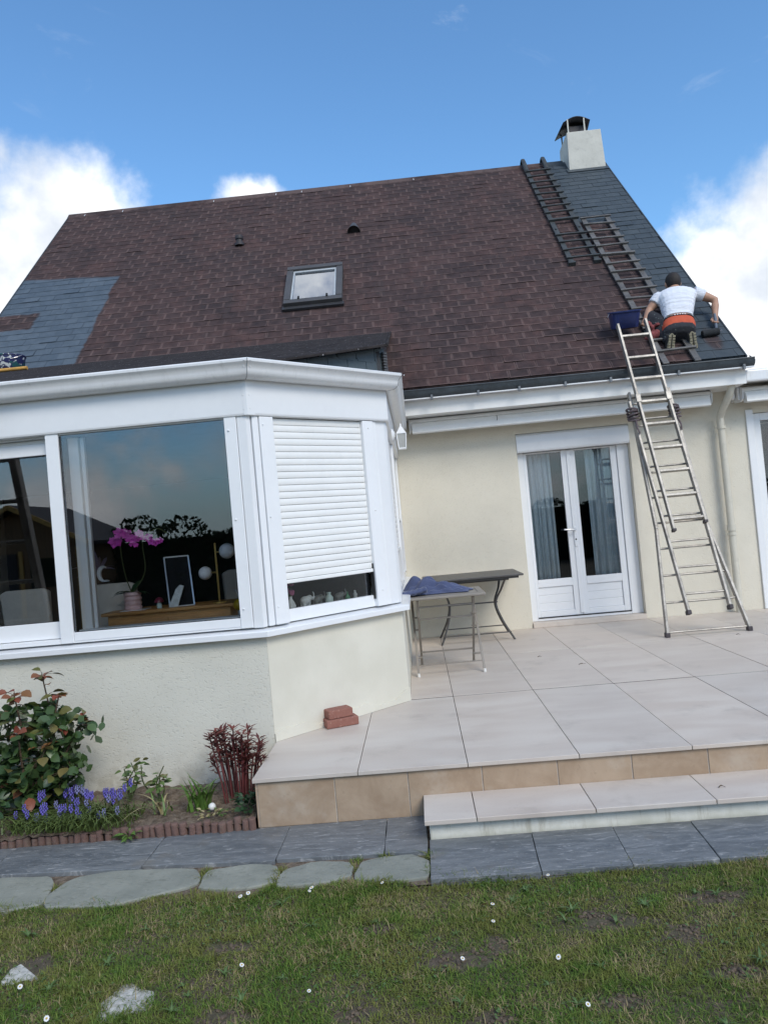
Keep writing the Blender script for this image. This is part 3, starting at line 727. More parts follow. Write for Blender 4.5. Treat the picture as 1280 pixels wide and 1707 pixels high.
# ================================================================== glazed bay extension
bay = thing('bay_extension', 'white glazed bay extension with angled corner on cream rendered base', 'extension', (-2, 6.0, -.3))
C0, C1, C2, C3 = (-6.8, 4.87), (-1.030, 4.87), (-.165, 5.735), (-.165, 8.905)
wallpath = [C0, C1, C2, C3]
def off(path, d):
    """offset a horizontal polyline outward (right-hand side) by d, mitred"""
    P = [Vector((p[0], p[1], 0)) for p in path]; out = []
    for i, p in enumerate(P):
        d1 = (P[i]-P[i-1]).normalized() if i else None; d2 = (P[i+1]-P[i]).normalized() if i < len(P)-1 else None
        n1 = Vector((d1.y, -d1.x, 0)) if d1 else None; n2 = Vector((d2.y, -d2.x, 0)) if d2 else None
        o = ((n1+n2).normalized()/((n1+n2).normalized().dot(n1))) if (n1 and n2) else (n1 or n2)
        out.append(((p+o*d).x, (p+o*d).y))
    return out
MB().sweep([(0, -.34), (0, .69), (-.18, .69), (-.18, -.34)], [C0, C1], close=True).build('front_wall', 'render_bay', bay)
dg = Vector((1, 1, 0)).normalized(); nd = Vector((1, -1, 0)).normalized()
def D(t, o=0.0, z=0.0):
    """point along the angled face: t metres from the corner, o outward"""
    q = Vector((C1[0], C1[1], z))+dg*t+nd*o; return q
MB().sweep([(0.001, -.02), (0.001, .69), (-.18, .69), (-.18, -.02)], [(C1[0]+.001, C1[1]+.001), C2, C3], close=True).build('angled_wall', 'smooth_wall', bay)
# rough mortar band at the foot of the angled wall
LD = (Vector((*C2, 0))-Vector((*C1, 0))).length
P = [D(0, .002, 0)]
k = 24; ups = []
for i in range(k+1):
    t = LD*i/k; ups.append(D(t, .0, .050+.022*math.sin(i*.55)+.010*math.sin(i*1.7)+.035*(i > 19)*(i-19)/5))
vs = [D(LD*i/k, .012, 0.001) for i in range(k+1)]+[u+nd*.011 for u in ups]+[u+nd*.0005 for u in ups]
fs = [(i, i+1, k+2+i, k+1+i) for i in range(k)]+[(k+1+i, k+2+i, 2*k+3+i, 2*k+2+i) for i in range(k)]
MB().add(vs, fs).build('plinth_mortar', 'smooth_wall', bay)
# sill, fascia, gutter
MB().sweep([(.0, .690), (.058, .682), (.060, .684), (.060, .716), (.052, .722), (-.10, .742), (-.10, .690)], wallpath, close=True).build('window_sill', 'white_alu', bay, bevel=.003)
MB().sweep([(-.12, 2.115), (-.12, 2.40), (.028, 2.40), (.028, 2.132), (.024, 2.118), (-.0, 2.115)], wallpath, close=True).build('fascia', 'white_alu', bay, bevel=.004)
gp = [(.030, 2.352), (.050, 2.345), (.085, 2.347), (.108, 2.356), (.122, 2.372), (.128, 2.392), (.133, 2.412), (.146, 2.428), (.158, 2.440), (.160, 2.455), (.154, 2.462), (.146, 2.458), (.140, 2.436), (.124, 2.42), (.116, 2.395), (.10, 2.37), (.06, 2.362), (.036, 2.366), (.036, 2.43), (.030, 2.43)]
bgut = MB().sweep(gp, wallpath, close=True).build('gutter', 'white_gutter', bay, smooth=True, angle=35)
mat('seal_grey', (.30, .31, .32), .6)
mpath = off(wallpath, .0)
for cpt in (1, 2):
    a = [(o*1.0+.0015, z) for o, z in gp[:11]]
    P0 = [Vector((*off(wallpath, o+.0015)[cpt], z)) for o, z in gp[:11]]
    MB().tube(P0, .0022, 5).build('gutter_joint', 'seal_grey', bgut)
for cpt, z in ((1, 2.445), (1, 2.41), (1, 2.25), (1, 2.16), (2, 2.445)):
    o_ = .030 if z < 2.3 else (.161 if z > 2.43 else .134)
    for s_ in (-.022, .022):
        b0 = Vector((*off(wallpath, o_)[cpt], z)); dv = Vector((1, 0, 0)) if s_ < 0 else dg
        MB().ball(b0+dv*s_, .0045, 6).build('rivet', 'white_alu', bgut)
# corner cover strip on the fascia
MB().sweep([(.029, 2.12), (.031, 2.12), (.031, 2.352), (.029, 2.352)], [(C1[0]-.012, C1[1]), C1, (C1[0]+.03, C1[1]+.03)], close=True).build('corner_trim', 'white_alu', bay)
# roof
RS = .2857
def vz(y): return 2.692+RS*(y-5.687)
rp = [(-6.8, 4.745), (-1.045, 4.745), (-.100, 5.690), (-.100, 9.33), (-6.8, 9.33)]
br_ = MB().prism([(x, y, vz(y)-.016) for x, y in rp], (0, 0, .020)).build('roof', 'roof_felt', bay, bevel=.004)
MB().tube([(-.10, y, vz(y)-.006) for y in (5.69, 6.5, 7.5, 8.5, 9.34)], .015, 8).build('verge_roll', 'roof_felt', br_, smooth=True)
# slates hung on the triangle between gutter and roof edge of the angled side
MB().prism([D(.0, -.06, 2.40), D(LD+.08, -.06, 2.40), D(LD+.08, -.06, vz(5.735+.0)-.018), D(.0, -.06, 2.405)], nd*.03).build('cheek_board', 'dark_metal', bay)
MB().prism([(-.19, 5.74, 2.40), (-.19, 8.9, 2.40), (-.19, 8.9, vz(8.9)-.05), (-.19, 5.74, vz(5.74)-.05)], (.03, 0, 0)).build('cheek_board', 'dark_metal', bay)
SWD = .185
for row in range(3):
    zb = 2.36+row*.105
    t = -.1-(row % 2)*SWD/2
    while t < LD+.07:
        ta, tb = t+.002, min(t+SWD-.002, LD+.075); t += SWD
        if ta < 0.05: continue
        lim = lambda q: vz(D(q, .02).y)-.017
        za, zt = zb, zb+.12
        top0, top1 = min(zt, lim(ta)), min(zt, lim(tb))
        if top0 < za+.012 and top1 < za+.012: continue
        top0 = max(top0, za+.004)
        cut = .022
        pts = [D(ta+cut*.6, -.024+row*.001, za), D(tb-cut, -.024, za), D(tb, -.024, za+cut), D(tb, -.026, max(top1, za+cut+.002)), D(ta, -.026, max(top0, za+cut+.002)), D(ta, -.024, za+cut)]
        MB().prism(pts, nd*(.007-.0*row)).build('slate', 'slate_tile', bay, bevel=.001)
# slatted flashing at the end of the cheek
for k in range(9):
    q = D(LD+.055, .0, 2.47+k*.022); MB().obox(q, dg, nd, (0, 0, 1), .02, .012, .007).build('flashing_tab', 'flashing', bay)

# --- front sliding windows
fw_ = bx('front_window', 'white_pvc', bay, -6.8, -1.06, 4.865, 4.97, .743, .772, bevel=.003)
def bar(x0, x1, z0, z1, y0, y1, name='sash_bar', m='white_pvc'): return bx(name, m, fw_, x0, x1, y0, y1, z0, z1, bevel=.004)
bar(-2.372, -2.285, .745, 2.118, 4.855, 4.905); bar(-1.182, -1.102, .745, 2.118, 4.852, 4.905)
bar(-2.284, -1.183, .756, .812, 4.860, 4.90); bar(-2.284, -1.183, 2.108, 2.118, 4.865, 4.90)
bar(-6.8, -2.401, 2.0755, 2.1035, 4.945, 4.965, 'head_seal', 'white_cover'); bar(-6.8, -2.373, 2.104, 2.118, 4.90, 4.96); bar(-6.8, -2.40, 1.997, 2.075, 4.925, 4.965); bar(-6.8, -2.40, .775, .886, 4.925, 4.965)
bar(-2.40, -2.374, .775, 2.09, 4.92, 4.97); bar(-3.65, -3.57, .887, 1.996, 4.925, 4.965); bar(-5.2, -5.1, .887, 1.996, 4.925, 4.965)
bar(-2.287, -2.281, .82, 2.10, 4.868, 4.880, 'seal', 'rubber'); bar(-2.28, -1.185, .8122, .8165, 4.868, 4.880, 'seal', 'rubber'); bar(-1.187, -1.181, .82, 2.10, 4.868, 4.880, 'seal', 'rubber')
bar(-3.56, -2.41, .8862, .890, 4.93, 4.94, 'seal', 'rubber'); bar(-3.56, -2.41, 1.991, 1.9965, 4.93, 4.94, 'seal', 'rubber')
# inner shutter guide seen through the pane
bar(-2.27, -2.20, .80, 2.10, 4.96, 5.0, 'inner_guide', 'white_cover'); bar(-2.19, -2.165, .80, 2.10, 4.97, 5.0, 'inner_guide', 'white_cover'); bar(-2.27, -1.15, .80, .822, 4.905, 5.0, 'inner_guide', 'white_cover')
bx('pane', 'window_glass', fw_, -2.284, -1.183, 4.880, 4.884, .813, 2.107)
bx('pane', 'window_glass', fw_, -3.569, -2.401, 4.944, 4.948, .887, 1.996); bx('pane', 'window_glass', fw_, -5.1, -3.651, 4.944, 4.948, .887, 1.996); bx('pane', 'window_glass', fw_, -6.78, -5.201, 4.944, 4.948, .887, 1.996)
for z in (2.03, 1.45, .87): MB().ball((-1.155, 4.850, z), .007, 6).build('screw_cap', 'white_pvc', fw_)
# --- corner posts
MB().prism([(-1.100, 4.858, .740), (-1.040, 4.858, .740), D(-.012, .004, .74), D(.022, .002, .740), D(.022, -.10, .74), (-1.100, 4.98, .740)], (0, 0, 1.378)).build('corner_post', 'white_alu', bay, bevel=.006)
MB().prism([D(LD-.10, -.004, .740), D(LD-.012, -.004, .740), (-.160, 5.76, .74), (-.160, 5.83, .74), (-.26, 5.83, .74), D(LD-.10, -.10, .74)], (0, 0, 1.378)).build('corner_post', 'white_alu', bay, bevel=.006)
# --- angled window with roller shutter
def dbox(name, m, parent, t0, t1, o0, o1, z0, z1, bevel=.004):
    c = D((t0+t1)/2, (o0+o1)/2, (z0+z1)/2)
    return MB().obox(c, dg, nd, (0, 0, 1), (t1-t0)/2, (o1-o0)/2, (z1-z0)/2).build(name, m, parent, bevel=bevel)
aw = dbox('angled_window', 'white_pvc', bay, .06, LD-.10, -.075, -.020, .743, .826)
dbox('guide_rail', 'white_pvc', aw, .028, .075, -.05, .012, .742, 2.116, .006)
dbox('guide_rail', 'white_pvc', aw, .078, .186, -.03, .022, .743, 2.114, .006)
dbox('guide_rail', 'white_pvc', aw, .978, 1.082, -.03, .018, .743, 2.114, .006)
dbox('guide_rail', 'white_pvc', aw, 1.088, LD-.102, -.06, .006, .742, 2.116, .006)
dbox('seal', 'rubber', aw, .970, .977, -.03, .000, .80, 1.06, 0)
dbox('pane', 'window_glass', aw, .187, .977, -.045, -.041, .827, 2.11, 0)
sh = dbox('roller_shutter', 'white_cover', bay, .187, .977, -.016, .000, .998, 1.024, .005)
def slat(parent, c0, ax, nn, hw, z, h, m='white_cover'):
    prof = [(-.004, 0), (.0025, .0006), (.0048, h*.14), (.0058, h*.45), (.0050, h*.80), (.003, h-.0026), (-.004, h-.0026)]
    A_, B_ = Vector(c0)-Vector(ax)*hw, Vector(c0)+Vector(ax)*hw
    MB().prism([A_+Vector(nn)*o+Vector((0, 0, z+q)) for o, q in prof], B_-A_).build('slat', m, parent, smooth=True, angle=30)
zz = 1.026; NS = 24; hs = (2.112-zz)/NS
for k in range(NS): slat(sh, D(.582, -.016), dg, nd, .395, zz+k*hs, hs)
for z in (2.06, 1.45, .86):
    MB().ball(D(.10, .023, z), .006, 6).build('screw_cap', 'white_pvc', aw)
    MB().ball(D(1.03, .019, z), .006, 6).build('screw_cap', 'white_pvc', aw)
# --- side window with shutter
sw = bx('side_window', 'white_pvc', bay, -.235, -.17, 5.84, 8.90, .743, .80, bevel=.003)
for y0, y1 in ((5.86, 5.95), (7.28, 7.42), (8.80, 8.90)): bx('guide_rail', 'white_pvc', sw, -.23, -.158, y0, y1, .801, 2.114, bevel=.004)
bx('guide_rail', 'rubber', sw, -.20, -.170, 5.955, 5.965, .80, 2.11)
bx('pane', 'window_glass', sw, -.200, -.196, 5.966, 7.279, .801, 2.113); bx('pane', 'window_glass', sw, -.200, -.196, 7.421, 8.799, .801, 2.113)
sh2 = bx('roller_shutter', 'white_cover', bay, -.185, -.171, 5.967, 7.278, 1.10, 1.13, bevel=.004)
sh3 = bx('roller_shutter', 'white_cover', bay, -.185, -.171, 7.422, 8.798, 1.38, 1.41, bevel=.004)
for par, yc, hw, z0 in ((sh2, 6.6225, .6555, 1.131), (sh3, 8.11, .688, 1.411)):
    n_ = round((2.112-z0)/.0453); h = (2.112-z0)/n_
    for k in range(n_): slat(par, (-.184, yc, 0), (0, 1, 0), (1, 0, 0), hw, z0+k*h, h)
# inside of the bay room
INP = [(-6.62, 5.055), (-1.11, 5.055), (-.36, 5.805), (-.36, 9.44), (-6.62, 9.44)]
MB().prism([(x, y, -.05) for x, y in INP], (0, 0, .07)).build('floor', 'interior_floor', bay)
MB().prism([(x, y, 2.13) for x, y in [(-6.7, 4.99), (-1.08, 4.99), (-.29, 5.78), (-.29, 9.5), (-6.7, 9.5)]], (0, 0, .04)).build('ceiling', 'ceiling_dimmed', bay)
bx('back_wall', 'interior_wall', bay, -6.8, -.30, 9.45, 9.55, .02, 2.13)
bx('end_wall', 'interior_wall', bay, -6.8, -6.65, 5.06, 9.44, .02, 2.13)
bx('inner_sill', 'white_pvc', bay, -6.6, -1.12, 4.972, 5.06, .745, .775)
MB().prism([D(.04, -.08, .775), D(LD-.12, -.08, .775), D(LD-.18, -.26, .775), D(.10, -.26, .775)], (0, 0, .024)).build('inner_sill', 'white_pvc', bay)

# ================================================================== awnings and wall lamp
def awning(name, label, x0, x1, cap):
    a = thing(name, label, 'awning', ((x0+x1)/2, 8.8, 2.36), 'retractable awning cassettes on the wall')
    prof = [(8.86, 2.40), (8.86, 2.535), (8.70, 2.538), (8.655, 2.520), (8.640, 2.492), (8.648, 2.482), (8.70, 2.40)]
    MB().prism([(x0, y, z) for y, z in prof], (x1-x0, 0, 0)).build('cassette', 'white_cover', a, bevel=.005)
    fp = [(8.652, 2.478), (8.632, 2.476), (8.618, 2.43), (8.612, 2.385), (8.606, 2.365), (8.625, 2.352), (8.70, 2.362), (8.70, 2.398)]
    MB().prism([(x0+.02, y, z) for y, z in fp], (x1-x0-.04, 0, 0)).build('front_bar', 'white_cover', a, bevel=.004)
    for xa, xb in ((x0-.012, x0-.001), (x1+.001, x1+.012)):
        MB().prism([(xa, 8.87, 2.385), (xa, 8.87, 2.545), (xa, 8.70, 2.548), (xa, 8.648, 2.525), (xa, 8.628, 2.48), (xa, 8.65, 2.40), (xa, 8.70, 2.372)], (xb-xa, 0, 0)).build('end_cap', 'white_pvc', a, bevel=.003)
    for x in (x0+.35, x1-.35): bx('wall_bracket', 'white_pvc', a, x-.05, x+.05, 8.861, 8.908, 2.42, 2.53, bevel=.004)
    return a
aw1 = awning('awning', 'long closed white awning cassette above the french door', .035, 3.435, 1)
MB().tube([(1.02, 8.62, 2.42), (1.025, 8.605, 2.44), (1.02, 8.60, 2.48)], .003, 5).build('pull_loop', 'rubber', aw1)
aw2 = awning('awning', 'closed white awning cassette at right edge above the sliding door', 3.79, 6.1, 1)
MB().lathe([(.05, 0), (.055, .01), (.055, .04), (.03, .05)], (3.74, 8.79, 2.47), 16, (-1, 0, 0)).build('motor_cap', 'white_pvc', aw2, smooth=True)
MB().box(3.752, 3.776, 8.70, 8.905, 2.40, 2.545).build('wall_bracket', 'white_pvc', aw2, bevel=.004)

lamp = thing('wall_lamp', 'small white lantern lamp on the side of the bay extension', 'lamp', (-.10, 6.11, 2.0))
lx, ly, lz = -.055, 6.35, 2.02
MB().lathe([(.055, 0), (.055, .012), (.03, .03)], (-.137, ly, lz+.06), 14, (1, 0, 0)).build('wall_plate', 'white_pvc', lamp, smooth=True)
MB().tube([(-.12, ly, lz+.06), (-.085, ly, lz+.03), (-.05, ly, lz+.055), (lx, ly, lz+.105)], .010, 8).build('arm', 'white_pvc', lamp, smooth=True)
MB().lathe([(.001, .16), (.008, .15), (.010, .13), (.022, .12), (.03, .105), (.056, .075), (.058, .068)], (lx, ly, lz-.0), 4, a0=math.pi/4).build('roof_cap', 'white_pvc', lamp)
for a in range(4):
    an = math.pi/2*a+math.pi/4; ox, oy = math.cos(an), math.sin(an)
    MB().bar((lx+ox*.055, ly+oy*.055, lz+.07), (lx+ox*.042, ly+oy*.042, lz-.055), .009, .009).build('frame_bar', 'white_pvc', lamp)
MB().lathe([(.044, 0), (.048, .004), (.044, .012)], (lx, ly, lz-.062), 4, a0=math.pi/4).build('base_ring', 'white_pvc', lamp)
mat('frosted_glass', (.40, .41, .40), .35, var=.1)
MB().lathe([(.038, 0), (.050, .118)], (lx, ly, lz-.051), 4, a0=math.pi/4).build('pane', 'frosted_glass', lamp)

# ================================================================== ladders
mat('alu_worn', (.34, .32, .29), .5, metal=.55, var=.35, vs=9, bump=.1, bs=60, dirt=.35)
mat('wood_grey', (.24, .215, .185), .8, var=.35, vs=8, stretch=(1, .3, .3), bump=.2, bs=60, dirt=.4)
mat('ladder_dark', (.040, .046, .048), .6, var=.35, vs=9, dirt=.2)
mat('ladder_grey', (.13, .125, .12), .55, metal=.2, var=.4, vs=8, dirt=.5)
mat('rope_dark', (.11, .085, .09), .9, var=.4, vs=40)
mat('foot_rubber', (.06, .05, .055), .7, var=.3)
lad = thing('extension_ladder', 'tall worn metal extension ladder with flared base leaning on the gutter', 'ladder', (2.7, 7.5, 0))
def lp(x, z, k):
    """point on ladder plane: k = 0 rear section, 1 middle, 2 front"""
    return Vector((x, 7.53-.055*k+.288*z, z))
lside = Vector((1, 0, 0)); ldir = Vector((0, .288, 1)).normalized()
def rail(p, q, k, w=.026, h=.062): return MB().bar(lp(*p, k), lp(*q, k), w, h).build('rail', 'alu_worn', lad, bevel=.004)
# rear section with flared legs
xa0, xa1, xb0, xb1 = 2.345, 2.432, 3.135, 2.960
rail((2.345, .03), (2.43, 1.05), 0); rail((2.43, 1.051), (2.412, 2.53), 0)
rail((3.135, .03), (2.945, 1.05), 0); rail((2.945, 1.051), (2.835, 2.54), 0)
def ax(z): return 2.345+(2.43-2.345)*min(z, 1.05)/1.05-.018*max(0, z-1.05)/1.48
def bxr(z): return 3.135-.19*min(z, 1.05)/1.05-.11*max(0, z-1.05)/1.49
for z in (.045, .324, .586, .852, 1.112, 1.375, 1.64, 1.90, 2.15, 2.40):
    MB().tube([lp(ax(z), z, 0), lp(bxr(z), z, 0)], .014, 8, flat=.8).build('rung', 'alu_worn', lad)
for x in (2.345, 3.135): MB().obox(lp(x, .022, 0), (1, 0, 0), (0, 1, 0), (0, 0, 1), .022, .034, .024).build('foot', 'foot_rubber', lad, bevel=.008)
# middle section
def mx(z, s): return (2.571-.085*(z-.23) if s < 0 else 2.976-.072*(z-.25))
for s in (-1, 1):
    z0 = .235 if s < 0 else .255
    rail((mx(z0, s), z0), (mx(2.42, s), 2.42), 1)
    MB().obox(lp(mx(z0, s), z0-.012, 1), (1, 0, 0), Vector((0, 1, -.288)), ldir, .021, .040, .022).build('foot', 'foot_rubber', lad, bevel=.008)
for z in (.40, .66, .92, 1.18, 1.44, 1.70, 1.96, 2.22):
    MB().tube([lp(mx(z, -1), z, 1), lp(mx(z, 1), z, 1)], .014, 8, flat=.8).build('rung', 'alu_worn', lad)
# front sliding section reaching over the gutter
def fx(z, s): return 2.567-.0745*(z-1.05) if s < 0 else 2.892-.0835*(z-1.09)
for s, z0, z1 in ((-1, 1.03, 3.31), (1, 1.09, 3.34)):
    rail((fx(z0, s), z0), (fx(z1, s), z1), 2)
    MB().obox(lp(fx(z0, s), z0, 2), (1, 0, 0), Vector((0, 1, -.288)), ldir, .016, .036, .012).build('end_cap', 'foot_rubber', lad)
for z in (1.14, 1.385, 1.64, 1.89, 2.15, 2.40, 2.66, 2.905, 3.16):
    MB().obox(lp((fx(z, -1)+fx(z, 1))/2, z, 2), (1, 0, 0), Vector((0, 1, -.288)), ldir, (fx(z, 1)-fx(z, -1))/2-.008, .028, .013).build('rung', 'alu_worn', lad, bevel=.004)
for s in (-1, 1):
    MB().bar(lp(fx(2.45, s), 2.40, 2)+Vector((0, -.035, 0)), lp(fx(2.45, s), 2.49, 2)+Vector((0, -.035, 0)), .05, .012).build('guide_bracket', 'alu_worn', lad, bevel=.003)
    # rope lashing
    for k in range(5):
        z = 2.22+k*.028; c = (lp(mx(z, s), z, 1)+lp(ax(z) if s < 0 else bxr(z), z, 0))/2
        pts = [c+Vector((math.cos(a)*(.052 if s < 0 else .046), math.sin(a)*.085, .012*math.sin(a+k))) for a in [i*math.pi/7 for i in range(15)]]
        MB().tube(pts, .0115, 6, cap=False).build('rope_turn', 'rope_dark', lad, smooth=True)
    MB().tube([lp(mx(2.2, s), 2.2, 1)+Vector((0, -.05, 0)), lp(mx(2.1, s), 2.12, 1)+Vector((.01*s, -.06, 0)), lp(mx(2.0, s), 2.06, 1)+Vector((0, -.05, 0))], .010, 6).build('rope_end', 'rope_dark', lad, smooth=True)

# roof ladders
def roof_ladder(name, label, x0, x1, ytop, ybot, ys, m, thick=()):
    t = thing(name, label, 'ladder', tuple(on_roof((x0+x1)/2, (ytop+ybot)/2)), 'roof ladders lying on the shingles')
    for x in (x0, x1):
        MB().bar(on_roof(x, ytop, .040), on_roof(x, ybot, .040), .068, .024).build('rail', m, t, bevel=.004)
    for i, y in enumerate(ys):
        r = .030 if i in thick else .019
        j = random.uniform(-.010, .010)
        MB().bar(on_roof(x0-.055, y+j, .068), on_roof(x1+.055, y-j, .068), r*1.5, r*1.3, up_r).build('rung', m, t, bevel=.005)
    return t
mk = roof_ladder('roof_ladder', 'dark painted roof ladder hooked over the ridge beside the chimney', 2.405, 2.745, 13.03, 10.24,
                 [12.745, 12.563, 12.369, 12.181, 11.998, 11.815, 11.632, 11.456, 11.243, 10.862, 10.688, 10.507, 10.318], 'ladder_dark', (8,))
for x in (2.405, 2.745):
    q = Vector((x, RY, RZ)); pts = [on_roof(x, 12.80, .05), on_roof(x, 12.95, .085), q+Vector((0, -.02, .105)), q+Vector((0, .06, .085)), q+Vector((0, .14, -.02))]
    MB().tube(pts, .036, 8, flat=.5).build('ridge_hook', 'ladder_dark', mk, smooth=True)
    MB().obox(on_roof(x, 10.235, .03), (1, 0, 0), up_r, n_r, .05, .02, .03).build('end_block', 'ladder_dark', mk, bevel=.004)
    MB().ball(on_roof(x+.0, 11.02, .058), .016, 6).build('bolt', 'ladder_dark', mk)
lowys = [11.211, 11.04, 10.859, 10.68, 10.508, 10.298, 10.106, 9.929, 9.744, 9.566, 9.394, 9.216, 9.04, 8.86, 8.68, 8.509]
lk = roof_ladder('roof_ladder', 'weathered grey roof ladder under the kneeling worker', 2.862, 3.205, 11.22, 8.34, lowys, 'ladder_grey', (5,))

# ================================================================== worker kneeling on the lower roof ladder
mat('skin', (.42, .235, .155), .55, var=.10, vs=14, bump=.05)
mat('hair', (.020, .015, .013), .7, var=.3, vs=60, bump=.5, bs=180)
m, g, b = newmat('tshirt'); p = g.obj()
fold = g.noise(g.vm('MULTIPLY', p, (2.2, 5.0, 9.0)), 3.0, 4, .55, .8)
g.put(b.inputs['Base Color'], g.mix(g.ramp(g.noise(p, 9, 4), .3, .7), rgba((.66, .68, .74)), rgba((.74, .76, .80)))); b.inputs['Roughness'].default_value = .9
g.put(b.inputs['Normal'], g.bump(fold, .55, .03))
mat('boxer_orange', (.50, .085, .035), .85, var=.15, vs=20, bump=.2, bs=50)
m, g, b = newmat('work_trousers'); p = g.obj()
c = g.mix(g.noise(p, 9, 4), rgba((.012, .013, .017)), rgba((.035, .037, .045)))
c = g.mix(g.ramp(g.noise(p, 26, 4, .6), .62, .70, 0, .7), c, rgba((.20, .24, .22)))
g.put(b.inputs['Base Color'], c); b.inputs['Roughness'].default_value = .9; g.put(b.inputs['Normal'], g.bump(g.noise(p, 16, 4), .6, .02))
mat('boot_dark', (.025, .022, .022), .7, var=.3)
mat('boot_sole', (.30, .27, .19), .85, var=.3, vs=30, dirt=.5)
mat('red_cloth', (.21, .055, .055), .95, var=.5, vs=18, bump=.6, bs=40)
mat('waist_print', (.66, .66, .68), .8, var=.1)
worker = thing('person', 'worker in white t-shirt and orange waistband kneeling on the roof painting', 'person', (3.15, 8.75, 3.1))
def remeshed(name, mb, m, vox=.010, parent=worker, smooth_it=6):
    o = mb.build(name, m, parent, smooth=False)
    r = o.modifiers.new('remesh', 'REMESH'); r.mode = 'VOXEL'; r.voxel_size = vox; r.use_smooth_shade = True
    s = o.modifiers.new('smooth', 'SMOOTH'); s.iterations = smooth_it; s.factor = .5
    return o
def ring_loft(rings, n=20):
    """rings: (centre, axis_u, axis_v, ru, rv)"""
    mb = MB(); vs = []; fs = []
    for (c, u, v, ru, rv) in rings:
        c, u, v = Vector(c), Vector(u).normalized(), Vector(v).normalized()
        for j in range(n):
            a = 2*math.pi*j/n; ca, sa = math.cos(a), math.sin(a)
            e = .8; vs.append(c+u*(ru*math.copysign(abs(ca)**e, ca))+v*(rv*math.copysign(abs(sa)**e, sa)))
    for i in range(len(rings)-1):
        for j in range(n):
            a, b_ = i*n+j, i*n+(j+1) % n; fs.append((a, b_, b_+n, a+n))
    fs += [tuple(range(n-1, -1, -1)), tuple(range((len(rings)-1)*n, len(rings)*n))]
    return mb.add(vs, fs)
pelvis = Vector((3.172, 8.715, 3.295)); neck = Vector((3.315, 9.06, 3.80)); head = Vector((3.318, 9.14, 3.93))
tdir = (neck-pelvis).normalized(); tu = Vector((1, 0, -.03)); tv = tdir.cross(tu).normalized()
def torso(scale=1.0, lo=0.0, hi=1.0, wr=False):
    prof = [(-.04, .165, .125), (.08, .160, .112), (.22, .158, .105), (.40, .168, .110), (.58, .186, .116), (.75, .205, .118), (.88, .205, .105), (.97, .150, .085), (1.04, .07, .06)]
    rr = []
    ts_ = [q[0] for q in prof]; N_ = 44 if wr else 0
    if wr: prof = [(t, float(np.interp(t, ts_, [q[1] for q in prof])), float(np.interp(t, ts_, [q[2] for q in prof]))) for t in np.linspace(lo, hi, N_)]
    for t, a, b_ in prof:
        if t < lo-1e-6 or t > hi+1e-6: continue
        if wr: k_ = 1+.030*math.sin(t*46+2*math.sin(t*13))*(1-.6*t); a *= k_; b_ *= 1+.05*math.sin(t*46+2*math.sin(t*13)+.6)*(1-.5*t)
        sag = Vector((0, -.03, .02))*math.sin(math.pi*max(0, min(1, t)))
        rr.append((pelvis.lerp(neck, t)+sag, tu, tv, a*scale, b_*scale))
    return rr
shR, elR, waR, haR = Vector((3.525, 9.00, 3.735)), Vector((3.715, 8.96, 3.625)), Vector((3.660, 8.86, 3.41)), Vector((3.640, 8.84, 3.345))
shL, elL, waL, haL = Vector((3.080, 9.00, 3.715)), Vector((2.965, 8.99, 3.600)), Vector((2.885, 8.93, 3.465)), Vector((2.860, 8.92, 3.415))
body = ring_loft(torso(.93))
for a_, e_, w_, h_ in ((shR, elR, waR, haR), (shL, elL, waL, haL)):
    mid = a_.lerp(e_, .5)
    body.tube([a_, mid, e_, e_.lerp(w_, .35), w_], [.062, .055, .043, .044, .030], 12)
    body.ball(a_, .066, 10)
    # palm and five curled fingers
    d_ = (h_-w_).normalized(); sd = d_.cross(Vector((0, 1, 0))).normalized(); fwd = sd.cross(d_).normalized()
    body.tube([w_, w_.lerp(h_, .5), h_], [.030, .038, .036], 10)
    for k in range(4):
        base = h_+sd*(-.028+.019*k)+d_*.008; L_ = (.040, .046, .043, .034)[k]
        body.tube([base, base+d_*L_*.5+fwd*(-.016), base+d_*L_*.55+fwd*(-.034), base+d_*L_*.2+fwd*(-.044)], [.0105, .010, .0095, .0085], 6)
    tb = w_.lerp(h_, .45)+sd*.034*(1 if a_ is shL else -1)
    body.tube([tb, tb+d_*.03+sd*.012*(1 if a_ is shL else -1), tb+d_*.05-fwd*.02], [.014, .012, .010], 6)
body.tube([neck-tdir*.03, neck+Vector((0, .045, .07))], [.062, .058], 12)
body.ball(head, .098, 14, .86, 1.05, 1.12)
for s in (-1, 1): body.ball(head+Vector((.086*s, .0, -.015)), .026, 8, .5, .8, 1.2)
body.ball(head+Vector((0, .11, -.05)), .022, 8)                     # nose
body.tube([head+Vector((-.03, .088, -.085)), head+Vector((0, .10, -.088)), head+Vector((.03, .088, -.085))], .012, 6)   # lips
for s in (-1, 1): body.tube([head+Vector((s*.015, .098, .012)), head+Vector((s*.05, .085, .014))], .010, 6)             # brow ridge
# buttocks/thighs/shins inside the trousers
kneeL, kneeR = Vector((2.955, 9.00, 3.515)), Vector((3.335, 8.98, 3.495))
ankL, ankR = Vector((3.02, 8.60, 3.125)), Vector((3.262, 8.60, 3.125))
hipL, hipR = pelvis+Vector((-.085, .0, -.03)), pelvis+Vector((.085, .0, -.03))
for h_, k_, a_ in ((hipL, kneeL, ankL), (hipR, kneeR, ankR)):
    body.tube([h_, h_.lerp(k_, .5), k_], [.085, .075, .058], 12); body.tube([k_, k_.lerp(a_, .4), a_], [.056, .056, .038], 12)
remeshed('body', body, 'skin', .0085, worker, 4)
hair = MB(); hair.ball(head+Vector((0, -.012, .014)), .103, 14, .88, 1.06, 1.08)
ho = remeshed('hair', hair, 'hair', .012, worker, 2)
